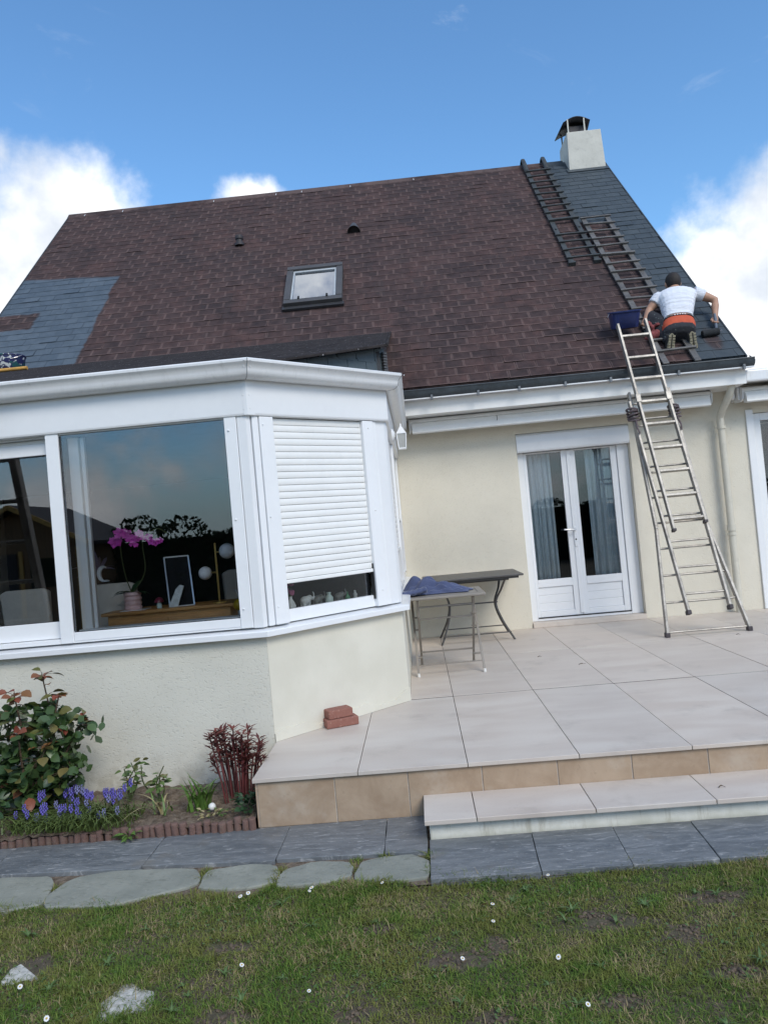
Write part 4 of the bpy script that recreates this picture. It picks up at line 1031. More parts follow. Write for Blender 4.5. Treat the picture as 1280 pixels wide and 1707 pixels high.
# t-shirt: torso from the waist up, short sleeves
ts = ring_loft(torso(1.07, .17, .98, True))
ts.tube([shR+Vector((-.03, 0, .01)), shR, shR.lerp(elR, .42)], [.083, .082, .074], 14); ts.tube([shL+Vector((.03, 0, .01)), shL, shL.lerp(elL, .50)], [.083, .082, .074], 14)
remeshed('tshirt', ts, 'tshirt', .0075, worker, 2)
# boxer shorts band and trousers
def pel(t): return pelvis.lerp(neck, t)
remeshed('boxer_shorts', ring_loft([(pel(-.17)+Vector((0, .0, -.01)), tu, tv, .186, .150), (pel(-.04), tu, tv, .190, .148), (pel(.055), tu, tv, .182, .134), (pel(.105), tu, tv, .176, .128)], 24), 'boxer_orange', .010, worker, 3)
wb = MB()
for k in range(8):
    a = rad(-66+k*15)
    c = pel(.092)+tu*math.sin(a)*.176-tv*(-1)*0
    pass
band = ring_loft([(pel(.100), tu, tv, .181, .133), (pel(.128), tu, tv, .178, .130)], 28); band.build('waistband', 'work_trousers', worker, smooth=True)
for k in range(7):
    a = rad(-128+k*9); q = pel(.114)+tu*(math.cos(a)*.181)+tv*(math.sin(a)*.133)
    if (tv.y > 0) != (q.y > pelvis.y): pass
    MB().obox(q, tu, tdir, tv, .0075, .0065, .004).build('waistband_print', 'waist_print', worker)
tr = ring_loft([(pel(-.30)+Vector((0, .03, -.01)), tu, tv, .150, .120), (pel(-.22)+Vector((0, 0, -.01)), tu, tv, .185, .150), (pel(-.13), tu, tv, .192, .155)], 20)
for h_, k_, a_ in ((hipL, kneeL, ankL), (hipR, kneeR, ankR)):
    tr.tube([h_+Vector((0, 0, -.02)), h_.lerp(k_, .5), k_], [.115, .10, .082], 14)
    tr.ball(k_, .085, 10); tr.tube([k_, k_.lerp(a_, .45), a_], [.080, .078, .062], 14)
remeshed('trousers', tr, 'work_trousers', .011, worker, 4)
# boots: toes on the rung, soles towards the garden
for s, a_, lean in ((-1, ankL, .10), (1, ankR, -.12)):
    toe = a_+Vector((-lean*.12, -.015, -.155)); heel = a_+Vector((lean*.10, -.065, .055))
    ad = (heel-toe).normalized(); side = Vector((1, 0, 0)); side = (side-ad*side.dot(ad)).normalized(); sn = ad.cross(side).normalized()
    if sn.y > 0: sn = -sn
    bt = MB(); cx = toe.lerp(heel, .5)
    bt.tube([toe-sn*.035, toe.lerp(heel, .4)-sn*.045, heel-sn*.05], [.046, .052, .046], 12); bt.tube([heel-sn*.05, a_+Vector((0, .06, .06))], [.052, .058], 12)
    bo = remeshed('boot', bt, 'boot_dark', .010, worker, 3)
    hl = (heel-toe).length
    # outline of the sole
    out = []
    for i in range(24):
        a = 2*math.pi*i/24; v = math.cos(a); w = math.sin(a)
        wd = .047*(1-.22*math.exp(-((v-.25)/.35)**2))*(1.0 if v < 0 else .9)
        out.append(cx+ad*(v*hl*.56)+side*(w*wd))
    MB().prism(out, sn*.012).build('sole', 'boot_sole', bo)
    for i in range(7):
        v = -.42+i*.14
        for s2 in (-1, 1):
            c = cx+ad*(v*hl)+side*(s2*.022)+sn*.017
            MB().obox(c, side, ad, sn, .0135, hl*.045, .006).build('sole_lug', 'boot_sole', bo)
    MB().obox(cx+sn*.0125, side, ad, sn, .004, hl*.5, .003).build('sole_groove', 'boot_dark', bo)
# red stained cloth in the left hand
rc = MB()
for k in range(16):
    rc.ball(Vector((2.885, 8.74, 3.30))+Vector((random.uniform(-.05, .06), random.uniform(-.05, .05), random.uniform(-.12, .10))), random.uniform(.028, .05), 7, random.uniform(.7, 1.3), 1, random.uniform(.6, 1.2))
o = remeshed('rag', rc, 'red_cloth', .012, None, 3); tag(o, 'crumpled stained red rag beside the kneeling worker', 'rag')

# paint roller
rol = thing('paint_roller', 'dark loaded paint roller held in the worker\'s right hand', 'paint roller', (3.55, 8.72, 3.15))
mat('roller_handle', (.12, .15, .20), .5); mat('wire_metal', (.45, .45, .46), .35, metal=.9); mat('roller_nap', (.020, .023, .026), .9, var=.3, vs=40, bump=.6, bs=120)
g0 = haR+Vector((0, -.02, .03)); g1 = haR+Vector((-.012, -.045, -.13))
MB().tube([g0+Vector((0, .01, .06)), g0, g1.lerp(g0, .4), g1], [.013, .018, .017, .012], 10).build('handle', 'roller_handle', rol, smooth=True)
rc0, rc1 = Vector((3.425, 8.70, 3.185)), Vector((3.615, 8.69, 3.20))
MB().tube([g1, g1+Vector((.0, -.02, -.045)), Vector((3.655, 8.75, 3.235)), Vector((3.655, 8.70, 3.205)), rc1], .005, 6).build('wire_frame', 'wire_metal', rol, smooth=True)
MB().tube([rc0, rc0.lerp(rc1, .04), rc1.lerp(rc0, .04), rc1], [.036, .043, .043, .036], 16).build('roller_sleeve', 'roller_nap', rol, smooth=True)
# blue paint tub on the ladder top
mat('tub_blue', (.018, .030, .115), .35, var=.2, vs=7, dirt=.2)
tub = thing('paint_tub', 'dark blue rectangular paint tub wedged above the ladder on the roof', 'paint tub', (2.63, 8.93, 3.40))
tc = on_roof(2.590, 8.90, .14)+Vector((0, -.05, .02)); ua, va, wa = Vector((1, .0, .02)).normalized(), Vector((0, .97, .26)).normalized(), Vector((0, -.26, .97)).normalized()
def tubring(h, a, b_, n=28):
    P_ = []
    for j in range(n):
        t = 2*math.pi*j/n; ca, sa = math.cos(t), math.sin(t); e = .35
        P_.append(tc+ua*(a*math.copysign(abs(ca)**e, ca))+va*(b_*math.copysign(abs(sa)**e, sa))+wa*h)
    return P_
rings = [tubring(-.095, .125, .10), tubring(-.085, .138, .112), tubring(.085, .160, .130), tubring(.090, .172, .142), tubring(.102, .172, .142), tubring(.100, .158, .128), tubring(-.08, .130, .104)]
n = 28; vs = [q for r_ in rings for q in r_]
fs = [(i*n+j, i*n+(j+1) % n, (i+1)*n+(j+1) % n, (i+1)*n+j) for i in range(len(rings)-1) for j in range(n)]+[tuple(range(n-1, -1, -1)), tuple(range((len(rings)-1)*n, len(rings)*n))]
MB().add(vs, fs).build('tub_body', 'tub_blue', tub, smooth=True, angle=45)
mat('paint_wet', (.04, .05, .06), .15)
MB().add(tubring(.02, .145, .116), [tuple(range(n))]).build('paint', 'paint_wet', tub)
MB().tube([tc+ua*-.17+wa*.09, tc+ua*-.20+wa*.05+va*-.05, tc+ua*-.20+wa*.04], .005, 6).build('bail', 'wire_metal', tub)

# bucket and pole on the bay roof at the left
m, g, b = newmat('splattered'); p = g.obj()
c = g.mix(g.ramp(g.noise(p, 15, 3, .5, .6), .54, .57), rgba((.020, .026, .10)), rgba((.62, .66, .66)))
c = g.mix(g.ramp(g.noise(p, 9, 2), .62, .66), c, rgba((.02, .10, .11)))
g.put(b.inputs['Base Color'], c); b.inputs['Roughness'].default_value = .5
by = 8.93; bz = vz(by)+.007
bk = thing('paint_bucket', 'dark blue bucket splashed with white paint on the bay roof', 'bucket', (-4.74, by, bz))
MB().lathe([(.155, 0), (.160, .004), (.185, .155), (.192, .157), (.192, .17), (.18, .17), (.155, .01), (.001, .008)], (-4.72, by, bz), 28).build('bucket_body', 'splattered', bk, smooth=True, angle=50)
MB().tube([(-4.72+.19*math.cos(a), by-.06-.10*abs(math.sin(a)), bz+.16-.06*math.sin(a)) for a in [math.pi*i/12 for i in range(13)]], .004, 6).build('bucket_handle', 'wire_metal', bk)
mat('yellow_wood', (.55, .30, .07), .6, var=.2, vs=10, dirt=.2)
yp = 8.70
MB().tube([(-5.7, yp+.02, vz(yp+.02)+.03), (-4.39, yp, vz(yp)+.028)], .021, 10).build('yellow_pole', 'yellow_wood', None, smooth=True, label='yellow wooden pole lying on the bay roof by the bucket', cat='pole')

# second ladder left of the picture, seen mirrored in the bay window
l2_ = thing('wooden_ladder', 'old wooden ladder seen only as a dark reflection in the left bay pane', 'ladder', (-3.0, 4.0, -.28))
for dx_ in (0, -.42):
    MB().bar((-2.86+dx_, 3.95, -.29), (-2.90+dx_, 4.66, 2.9), .055, .07).build('rail', 'wood_grey', l2_, bevel=.006)
for k in range(10):
    t = (k+.8)/10.6; a = Vector((-2.86, 3.95, -.29)).lerp(Vector((-2.90, 4.66, 2.9)), t)
    MB().tube([a, a+Vector((-.42, 0, 0))], .016, 8).build('rung', 'wood_grey', l2_)

# ================================================================== tables, cloth, bricks
mat('table_taupe', (.25, .225, .195), .5, var=.10, vs=5)
mat('table_dark', (.075, .072, .070), .45, var=.12, vs=5)
mat('foot_white', (.7, .69, .66), .5)
t1 = thing('folding_table', 'small taupe folding metal table with a blue garment on it', 'table', (.18, 6.85, 0))
TZ = .690
m_ = 'table_taupe'
MB().prism([(-.165, 6.48, TZ-.022), (.535, 6.48, TZ-.022), (.535, 7.18, TZ-.022), (-.165, 7.18, TZ-.022)], (0, 0, .022)).build('tabletop', m_, t1, bevel=.006)
bx('top_slot', 'rubber', t1, .475, .480, 6.62, 7.05, TZ+.0001, TZ+.0012)
def tb(p, q, r=.0095, name='leg', m=None, par=None): return MB().bar(p, q, r*2.2, r*1.4).build(name, m or m_, par or t1, bevel=.002)
for x, fx_ in ((-.105, -.095), (.455, .475)):
    tb((fx_, 6.585, .012), (x, 7.09, TZ-.03)); MB().lathe([(.012, 0), (.014, .004), (.011, .03)], (fx_, 6.582, .0), 8).build('foot', 'foot_white', t1)
for x in (-.062, .420):
    tb((x, 7.12, .012), (x+.012, 6.55, TZ-.03)); MB().lathe([(.014, 0), (.014, .012)], (x, 7.123, 0), 8).build('foot', 'rubber', t1)
def onleg(x0, x1, t, front=True):
    if front: a, b_ = Vector((0, 6.585, .012)), Vector((0, 7.09, TZ-.03))
    else: a, b_ = Vector((0, 7.12, .012)), Vector((0, 6.55, TZ-.03))
    q = a.lerp(b_, t); return (x0, q.y, q.z), (x1, q.y, q.z)
tb(*onleg(-.093, .47, .12), .006, 'cross_bar'); tb(*onleg(-.06, .425, .20, False), .009, 'cross_bar'); tb(*onleg(-.055, .43, .72, False), .010, 'cross_bar'); tb(*onleg(-.05, .43, .90, False), .010, 'cross_bar')
for x in (-.05, .428): tb((x, 6.60, TZ-.024), (x, 6.63, TZ-.18), .009, 'catch_bar')
for x in (-.08, .44):
    for z in (.12, .37, .48): MB().tube([(x-.03, 6.86, z), (x+.03, 6.86, z)], .008, 8).build('bolt', m_, t1)
t2 = thing('console_table', 'dark grey metal table with curved hourglass legs against the wall', 'table', (.55, 8.4, 0))
MB().prism([(.012, 7.96, .695), (1.055, 7.96, .695), (1.070, 7.975, .695), (1.070, 8.84, .695), (.012, 8.84, .695)], (0, 0, .02)).build('tabletop', 'table_dark', t2, bevel=.005)
bx('apron', 'table_dark', t2, .06, 1.02, 8.0, 8.02, .672, .694)
def curve(pts, n=14):
    P_ = [Vector(p) for p in pts]; P_ = [P_[0]*2-P_[1]]+P_+[P_[-1]*2-P_[-2]]; out = []
    for i in range(1, len(P_)-2):
        for k in range(n//(len(pts)-1)+1):
            t = k/(n//(len(pts)-1)+1); a, b_, c_, d_ = P_[i-1:i+3]
            out.append(.5*((2*b_)+(c_-a)*t+(2*a-5*b_+4*c_-d_)*t*t+(-a+3*b_-3*c_+d_)*t**3))
    return out+[P_[-2]]
for y, dyt in ((8.20, -.06), (8.76, .03)):
    for s, f_, w_, k_, t_ in ((-1, .163, .250, .287, .235), (1, .945, .845, .795, .900)):
        MB().tube(curve([(f_, y, 0), (w_, y+(8.46-y)*.45, .2), (k_, 8.46+(y-8.46)*.22, .385), ((k_+t_)/2+(.012*s), 8.46+(y-8.46)*.5, .54), (t_, y+dyt, .68)], 20), .0125, 8, flat=.8).build('leg', 'table_dark', t2, smooth=True)
    tb((.163+.03, y+.01, .085), (.945-.03, y+.01, .085), .008, 'stretcher', 'table_dark', t2)
tb((.265, 8.46, .39), (.82, 8.46, .39), .010, 'stretcher', 'table_dark', t2); tb((.25, 8.14, .655), (.93, 8.14, .655), .010, 'stretcher', 'table_dark', t2)
# crumpled blue garment
m, g, b = newmat('blue_fabric'); p = g.obj()
g.put(b.inputs['Base Color'], g.mix(g.noise(p, 16, 4), rgba((.045, .060, .135)), rgba((.075, .095, .185)))); b.inputs['Roughness'].default_value = .9
g.put(b.inputs['Normal'], g.bump(g.noise(p, 300, 2), .2, .002)); b.inputs['Sheen Weight'].default_value = .3
NX, NY = 74, 54; vs = []; fs = []
rnd = np.random.default_rng(3)
cen = [(.05, .45, .052, .10), (.28, .60, .105, .13), (.45, .55, .085, .15), (.62, .45, .055, .16), (.80, .55, .032, .12), (.36, .30, .055, .10), (.14, .62, .045, .12)]
for j in range(NY+1):
    for i in range(NX+1):
        u, v = i/NX, j/NY
        z = sum(h*math.exp(-(((u-a)/s_)**2+((v-c_)/(s_*1.5))**2)) for a, c_, h, s_ in cen)
        z += .028*math.sin(24*u+9*v+3*math.sin(7*v))*(.4+z*6)*.6+.016*math.sin(37*v-13*u+2*math.sin(9*u))
        ed = min(u, 1-u, v, 1-v)*9
        ru = .5+.0*u
        # irregular outline
        ang = math.atan2(v-.5, u-.5); rr = 1.0+.10*math.sin(3*ang+1)+.07*math.sin(7*ang)
        x = -.205+.615*(.5+(u-.5)*rr); y = 6.58+.46*(.5+(v-.5)*rr*(.75+.25*math.cos(ang*2)))
        zz_ = TZ+.004+max(0, z)*min(1, ed)*.95+.006*min(1, ed)
        if x < -.165: zz_ -= (min(.06, (-.165-x))*1.0)
        vs.append((x, y, zz_))
for j in range(NY):
    for i in range(NX): a = j*(NX+1)+i; fs.append((a, a+1, a+NX+2, a+NX+1))
gar = thing('garment', 'crumpled navy blue garment lying on the taupe folding table', 'clothing', (.1, 6.8, TZ))
o = MB().add(vs, fs).build('garment_body', 'blue_fabric', gar, smooth=True, recalc=False, angle=180); sm = o.modifiers.new('solid', 'SOLIDIFY'); sm.thickness = .006; sm.offset = 1
o = MB().tube(curve([(-.02, 6.70, TZ+.055), (-.10, 6.64, TZ+.045), (-.17, 6.58, TZ+.035), (-.235, 6.55, TZ+.015), (-.245, 6.54, TZ-.005)], 14), [.05]*6+[.048]*4+[.046]*9, 14, cap=False, flat=.62)
o = MB(); cp = curve([(.03, 6.66, TZ+.055), (-.06, 6.62, TZ+.040), (-.14, 6.58, TZ+.034), (-.205, 6.555, TZ+.022)], 15)
o.tube(cp, [.040+.006*math.sin(i*1.9) for i in range(len(cp))], 14, cap=False, flat=.62); o = o.build('sleeve', 'blue_fabric', gar, smooth=True, angle=180); o.modifiers.new('solid', 'SOLIDIFY').thickness = .005
# bricks
m, g, b = newmat('brick'); p = g.obj(); r = g.rnd()
c = g.mix(g.noise(p, 18, 5, .65), rgba((.20, .078, .058)), rgba((.31, .14, .105))); c = g.mix(g.ramp(g.noise(p, 60, 3), .58, .7, 0, .4), c, rgba((.50, .33, .26)))
g.put(b.inputs['Base Color'], c); b.inputs['Roughness'].default_value = .92; g.put(b.inputs['Normal'], g.bump(g.noise(p, 60, 4), .5, .006))
def brick(c, rz, L, W_, H, label):
    o = MB().obox((c[0], c[1], c[2]+H/2), (math.cos(rz), math.sin(rz), 0), (-math.sin(rz), math.cos(rz), 0), (0, 0, 1), L/2, W_/2, H/2).build('brick', 'brick', None, bevel=.008, label=label, cat='brick', group='two loose bricks on the terrace', seg=3)
brick((-.630, 5.155, .0005), rad(22), .225, .105, .058, 'red brick lying on the terrace tiles, lower of two')
brick((-.645, 5.165, .0590), rad(28), .175, .11, .058, 'short red brick stacked on top of another brick')

# ================================================================== plants
def leafmat(name, col, col2, rough=.4, spec=.5):
    m, g, b = newmat(name); r = g.rnd(); p = g.obj()
    c = g.mix(r, rgba(col), rgba(col2)); c = g.mix(g.noise(p, 40, 3)*.5, c, g.mix(1.0, c, rgba((.7, .7, .7)), 'MULTIPLY'))
    g.put(b.inputs['Base Color'], c); b.inputs['Roughness'].default_value = rough; b.inputs['Specular IOR Level'].default_value = spec
    return m
leafmat('rose_green', (.030, .066, .022), (.075, .125, .036), .38); leafmat('rose_young', (.10, .12, .03), (.16, .13, .045), .42)
leafmat('rose_red', (.22, .055, .035), (.20, .10, .035), .45); leafmat('leaf_fresh', (.08, .14, .035), (.13, .19, .055), .5)
leafmat('bulb_leaf', (.12, .17, .045), (.20, .24, .085), .5); leafmat('iris_green', (.085, .17, .03), (.13, .23, .05), .5); leafmat('leaf_dry', (.30, .25, .11), (.40, .35, .19), .8)
leafmat('peony_red', (.085, .022, .020), (.17, .048, .035), .55); leafmat('dark_green', (.018, .05, .02), (.04, .09, .035), .5)
mat('stem_brown', (.085, .055, .035), .8, var=.3, vs=30); mat('stem_red', (.12, .025, .025), .6, var=.25, vs=20); mat('stem_green', (.07, .09, .03), .7, var=.2, vs=30)
mat('bluebell', (.13, .105, .42), .6, var=.3, vs=60); mat('bluebell_fade', (.20, .20, .38), .7, var=.3, vs=60)
LEAF = {}
def leaf_mesh(m, w=.70, droop=.16, fold=.16):
    key = (m, w, droop, fold)
    if key in LEAF: return LEAF[key]
    vs = [(0, 0, 0)]; rows = [(.25, .75), (.52, 1.0), (.78, .68)]
    for t, k in rows:
        z = -droop*t*t
        vs += [(-w/2*k, t, z+fold*k*w), (0, t, z), (w/2*k, t, z+fold*k*w)]
    vs.append((0, 1, -droop*1.15))
    fs = [(0, 2, 1), (0, 3, 2)]
    for r_ in range(2):
        a = 1+3*r_; fs += [(a, a+1, a+4, a+3), (a+1, a+2, a+5, a+4)]
    fs += [(7, 8, 10), (8, 9, 10)]
    me = bpy.data.meshes.new('leaf'); me.from_pydata(vs, [], fs); me.polygons.foreach_set('use_smooth', [True]*len(me.polygons)); me.materials.append(MATS[m])
    LEAF[key] = me; return me
def put_leaf(parent, p, d, size, m, roll=None, name='leaf', **kw):
    o = bpy.data.objects.new(name, leaf_mesh(m, **kw)); COL.objects.link(o); o.parent = parent
    d = Vector(d).normalized(); ref = Vector((0, 0, 1)) if abs(d.z) < .95 else Vector((1, 0, 0))
    x = d.cross(ref).normalized(); z = x.cross(d)
    a = roll if roll is not None else random.gauss(0, .5); x2 = x*math.cos(a)+z*math.sin(a); z2 = x2.cross(d)
    M_ = Matrix(((x2.x, d.x, z2.x), (x2.y, d.y, z2.y), (x2.z, d.z, z2.z))).to_4x4()
    o.rotation_euler = M_.to_euler(); o.location = Vector(p)-ROOT[parent]; o.scale = (size,)*3
    return o
# rose bush
rb = Vector((-2.36, 4.50, -.225)); rose = thing('rose_bush', 'leafy rose bush with red young shoots against the bay wall', 'bush', tuple(rb))
random.seed(11)
canes = MB(); tips = []
targets = [(-2.34, 4.52, .60), (-2.50, 4.48, .50), (-2.22, 4.46, .48), (-2.10, 4.50, .33), (-2.62, 4.52, .38), (-2.44, 4.38, .30), (-2.26, 4.36, .22), (-2.72, 4.44, .20), (-2.16, 4.42, .10), (-2.56, 4.36, .08), (-2.85, 4.48, .32), (-2.95, 4.42, .12)]
allp = []
for tx, ty, tz in targets:
    s0 = rb+Vector((random.uniform(-.10, .16), random.uniform(-.05, .05), 0)); e = Vector((tx, ty, tz))
    md = s0.lerp(e, .5)+Vector((random.uniform(-.06, .06), random.uniform(-.04, .04), .03))
    cp = curve([s0, md, e], 10); canes.tube(cp, [.010-.006*i/len(cp) for i in range(len(cp))], 6)
    allp += [(cp[i], i/len(cp), (cp[min(i+1, len(cp)-1)]-cp[i-1]).normalized()) for i in range(3, len(cp))]
    tips.append(e)
# keep the stems as one part: they are tangled
nl = 0
while nl < 236:
    p, t, d = random.choice(allp)
    az = random.uniform(0, 6.283); out = Vector((math.cos(az), math.sin(az)*.8-.25, random.uniform(-.25, .5))).normalized()
    L = random.uniform(.04, .12) if p.z < .30 else random.uniform(.02, .07)
    q = p+out*L
    if q.y > 4.84: q.y = 4.84-random.uniform(0, .03)
    mt = 'rose_green'
    hi = q.z
    if hi > .50: mt = random.choice(('rose_red', 'rose_red', 'rose_young'))
    elif hi > .38: mt = random.choice(('rose_red', 'rose_young', 'rose_young', 'rose_green'))
    elif random.random() < .17: mt = 'rose_young'
    elif random.random() < .07: mt = 'rose_red'
    sz = random.uniform(.062, .098) if hi < .45 else random.uniform(.055, .08)
    dd = out+Vector((random.gauss(0, .3), random.gauss(0, .3)-.15, random.gauss(0, .3)-.35))
    put_leaf(rose, q, dd, sz, mt, roll=random.gauss(0, .6)); nl += 1; canes.tube([p, p.lerp(q, .5)+Vector((0, 0, .006)), q], [.0026, .0018, .0014], 4)
inner = MB()
for k in range(950):
    p, t, d = random.choice(allp); q = p+Vector((random.gauss(0, .06), random.gauss(0, .05)+.01, random.gauss(0, .05)-.02))
    if q.z > .44: continue
    q.y = min(q.y, 4.835)
    a = Vector((random.gauss(0, 1), random.gauss(0, 1), random.gauss(0, .6))).normalized(); c_ = a.cross(Vector((random.gauss(0, 1), random.gauss(0, 1), random.gauss(0, 1)))).normalized(); s_ = random.uniform(.03, .045)
    inner.add([q-a*s_, q-a*s_*.45+c_*s_*.58, q+a*s_*.2+c_*s_*.66, q+a*s_, q+a*s_*.2-c_*s_*.66, q-a*s_*.45-c_*s_*.58], [(0, 1, 2, 3, 4, 5)])
tag(inner.build('inner_foliage', 'rose_green', rose, recalc=False), kind='stuff')
canes.build('stem', 'stem_brown', rose, smooth=True)
for e in tips[:8]:
    for k in range(8):
        az = k*1.05+random.random(); put_leaf(rose, e+Vector((random.uniform(-.02, .02), random.uniform(-.02, .02), random.uniform(-.02, .02))), (math.cos(az), math.sin(az), random.uniform(-.5, .4)), random.uniform(.05, .075), 'rose_red' if e.z > .4 and k % 3 else random.choice(('rose_young', 'rose_red', 'rose_young'))); nl += 1
# small roses
def small_rose(base, h, spread, label, n, seed):
    random.seed(seed); b0 = Vector(base); t = thing('young_rose', label, 'plant', base, 'young rose plants in the flower bed')
    st = MB(); pts = []
    for k in range(4):
        e = b0+Vector((random.uniform(-spread, spread), random.uniform(-.05, .04), h*random.uniform(.65, 1)))
        cp = curve([b0, b0.lerp(e, .5)+Vector((random.uniform(-.05, .05), 0, 0)), e], 8); st.tube(cp, [.006-.003*i/len(cp) for i in range(len(cp))], 5)
        pts += [(c, i/len(cp)) for i, c in enumerate(cp) if i > 3]
    st.build('stem', 'stem_green', t, smooth=True)
    for k in range(n):
        p, f = random.choice(pts); az = random.uniform(0, 6.283)
        put_leaf(t, p+Vector((math.cos(az), math.sin(az), 0))*random.uniform(.0, .035), (math.cos(az), math.sin(az)*.7-.2, random.uniform(-.3, .5)), random.uniform(.042, .066), random.choice(('leaf_fresh', 'leaf_fresh', 'rose_young')), w=.5)
    return t
small_rose((-1.90, 4.60, -.22), .25, .09, 'young green rose beside the bluebells against the wall', 34, 5)
small_rose((-1.69, 4.55, -.22), .24, .10, 'young green rose between bluebells and iris', 34, 9)
# strap leaves helper -> arrays
def strap(mb, base, d, L, w, bend, n=5, twist=0.0):
    base = Vector(base); d = Vector(d); side = Vector((-d.y, d.x, 0)); side = side.normalized() if side.length > 1e-4 else Vector((1, 0, 0))
    P_ = []
    for i in range(n+1):
        t = i/n; q = base+Vector((d.x*L*t*(.25+bend*t), d.y*L*t*(.25+bend*t), L*(t-bend*.62*t*t*t)))
        ww = w*(1-t**2.2)*.5+.0004; P_ += [q-side*ww, q+side*ww]
    mb.add(P_, [(2*i, 2*i+1, 2*i+3, 2*i+2) for i in range(n)])
# bluebell clump
random.seed(21)
bbp = thing('bluebells', 'clump of purple-blue bluebells spilling over the bed edging', 'flowers', (-2.1, 4.30, -.22))
lv = MB()
for k in range(900):
    x = random.gauss(-2.10, .17); x = min(max(x, -2.5), -1.74); y = random.uniform(4.16, 4.42); a = random.gauss(-1.57, 1.0)
    strap(lv, (x, y, -.225), (math.cos(a), math.sin(a), 0), random.uniform(.10, .20), random.uniform(.006, .010), random.uniform(.5, 1.0))
tag(lv.build('leaves', 'bulb_leaf', bbp, recalc=False), kind='stuff')
m, g, b = MATS['leaf_fresh'], None, None
for k in range(64):
    x = random.gauss(-2.14, .15) if k < 30 else random.uniform(-2.3, -1.78); y = random.uniform(4.22, 4.48); h = random.uniform(.12, .20) if y > 4.3 else random.uniform(.08, .14)
    top = Vector((x+random.uniform(-.02, .02), y+random.uniform(-.03, .0), -.22+h))
    fl = MB()
    fl.tube([(x, y, -.22), top], .0022, 5)
    f = fl.build('flower_stem', 'stem_green', bbp)
    bm_ = MB()
    for q in range(11):
        t = q/11; a = q*2.4; c = top+Vector((math.cos(a)*.008, math.sin(a)*.008, -.042*t))
        bm_.ball(c, .0050*(.7+.5*t), 5, 1, 1, 1.4)
    bm_.build('flower', 'bluebell' if random.random() < .78 else 'bluebell_fade', f)
# iris
random.seed(4)
ir = thing('iris', 'bright green iris clump with upright blade leaves', 'plant', (-1.40, 4.38, -.22))
for k in range(34):
    a = random.uniform(0, 6.283); bl = MB(); strap(bl, (-1.40+random.gauss(0, .035), 4.38+random.gauss(0, .02), -.225), (math.cos(a), math.sin(a)*.5-.1, 0), random.uniform(.15, .255), random.uniform(.016, .026), random.uniform(.15, .75), 7)
    bl.build('leaf', 'iris_green', ir, recalc=False)
dr = thing('withered_daffodil', 'yellowing withered bulb leaves flopped beside the iris', 'plant', (-1.62, 4.33, -.22))
for k in range(14):
    a = random.uniform(0, 6.283); bl = MB(); strap(bl, (-1.62+random.gauss(0, .03), 4.36+random.gauss(0, .03), -.222), (math.cos(a), math.sin(a)-.3, 0), random.uniform(.10, .19), random.uniform(.008, .014), random.uniform(.5, 1.05), 6)
    bl.build('leaf', 'leaf_dry' if k % 3 else 'iris_green', dr, recalc=False)
# peony: red stems with whorls of narrow dark red leaves
random.seed(8)
pe = thing('peony', 'upright dark red peony shoots beside the terrace corner', 'plant', (-1.19, 4.50, -.22))
for k in range(30):
    x0 = random.gauss(-1.185, .055); y0 = random.uniform(4.42, 4.58); h = random.uniform(.24, .42) if abs(x0+1.17) < .1 else random.uniform(.18, .30)
    e = Vector((x0+(x0+1.185)*.65+random.uniform(-.02, .02), y0+random.uniform(-.02, .02), -.22+h)); e.x = max(-1.34, min(-1.04, e.x))
    st = MB().tube(curve([(x0, y0, -.225), ((x0*.6+e.x*.4), y0, -.22+h*.5), e], 6), .0045, 5).build('stem', 'stem_red', pe, smooth=True)
    lf = MB()
    for q in range(20):
        t = q/20; a = q*2.4+random.random(); c = Vector((x0, y0, -.22)).lerp(e, 1-.42*t*t)
        dv = Vector((math.cos(a), math.sin(a), random.uniform(.1, .9))).normalized(); L = random.uniform(.045, .085); sd = dv.cross(Vector((0, 0, 1))).normalized()*.0095
        lf.add([c, c+dv*L*.45+sd, c+dv*L+Vector((0, 0, -.008)), c+dv*L*.45-sd], [(0, 1, 2, 3)])
    lf.build('leaf_whorl', 'peony_red', st, recalc=False)
def low_plant(name, label, base, n, size, m, spread, h, cat='plant', **kw):
    t = thing(name, label, cat, base)
    for k in range(n):
        a = random.uniform(0, 6.283); r_ = random.uniform(0, spread)
        put_leaf(t, (base[0]+math.cos(a)*r_, base[1]+math.sin(a)*r_*.7, base[2]+random.uniform(.2, 1)*h), (math.cos(a), math.sin(a)-.2, random.uniform(-.1, .6)), random.uniform(.7, 1.2)*size, m if isinstance(m, str) else random.choice(m), **kw)
    return t
random.seed(31)
low_plant('columbine', 'low dark green leafy plant at the terrace corner', (-1.075, 4.27, -.225), 60, .042, 'dark_green', .075, .11, w=.8)
low_plant('weed', 'small green weed growing over the bed edging', (-1.72, 4.115, -.262), 32, .055, ('leaf_fresh', 'iris_green'), .05, .03, w=.35)
low_plant('ground_weed', 'sprawling pale weed on the soil below the white ball', (-1.27, 4.25, -.222), 46, .030, ('leaf_fresh', 'leaf_dry'), .10, .03, w=.5)
low_plant('shady_shrub', 'dark leafy growth at the left end of the bed', (-2.66, 4.30, -.225), 90, .06, ('dark_green', 'rose_green'), .16, .22, 'plant', w=.7)
mat('ball_white', (.75, .75, .72), .4); 
MB().ball((-1.313, 4.335, -.197), .0215, 12).build('ball', 'ball_white', None, smooth=True, label='small white ball lying on the soil near the peony', cat='ball')
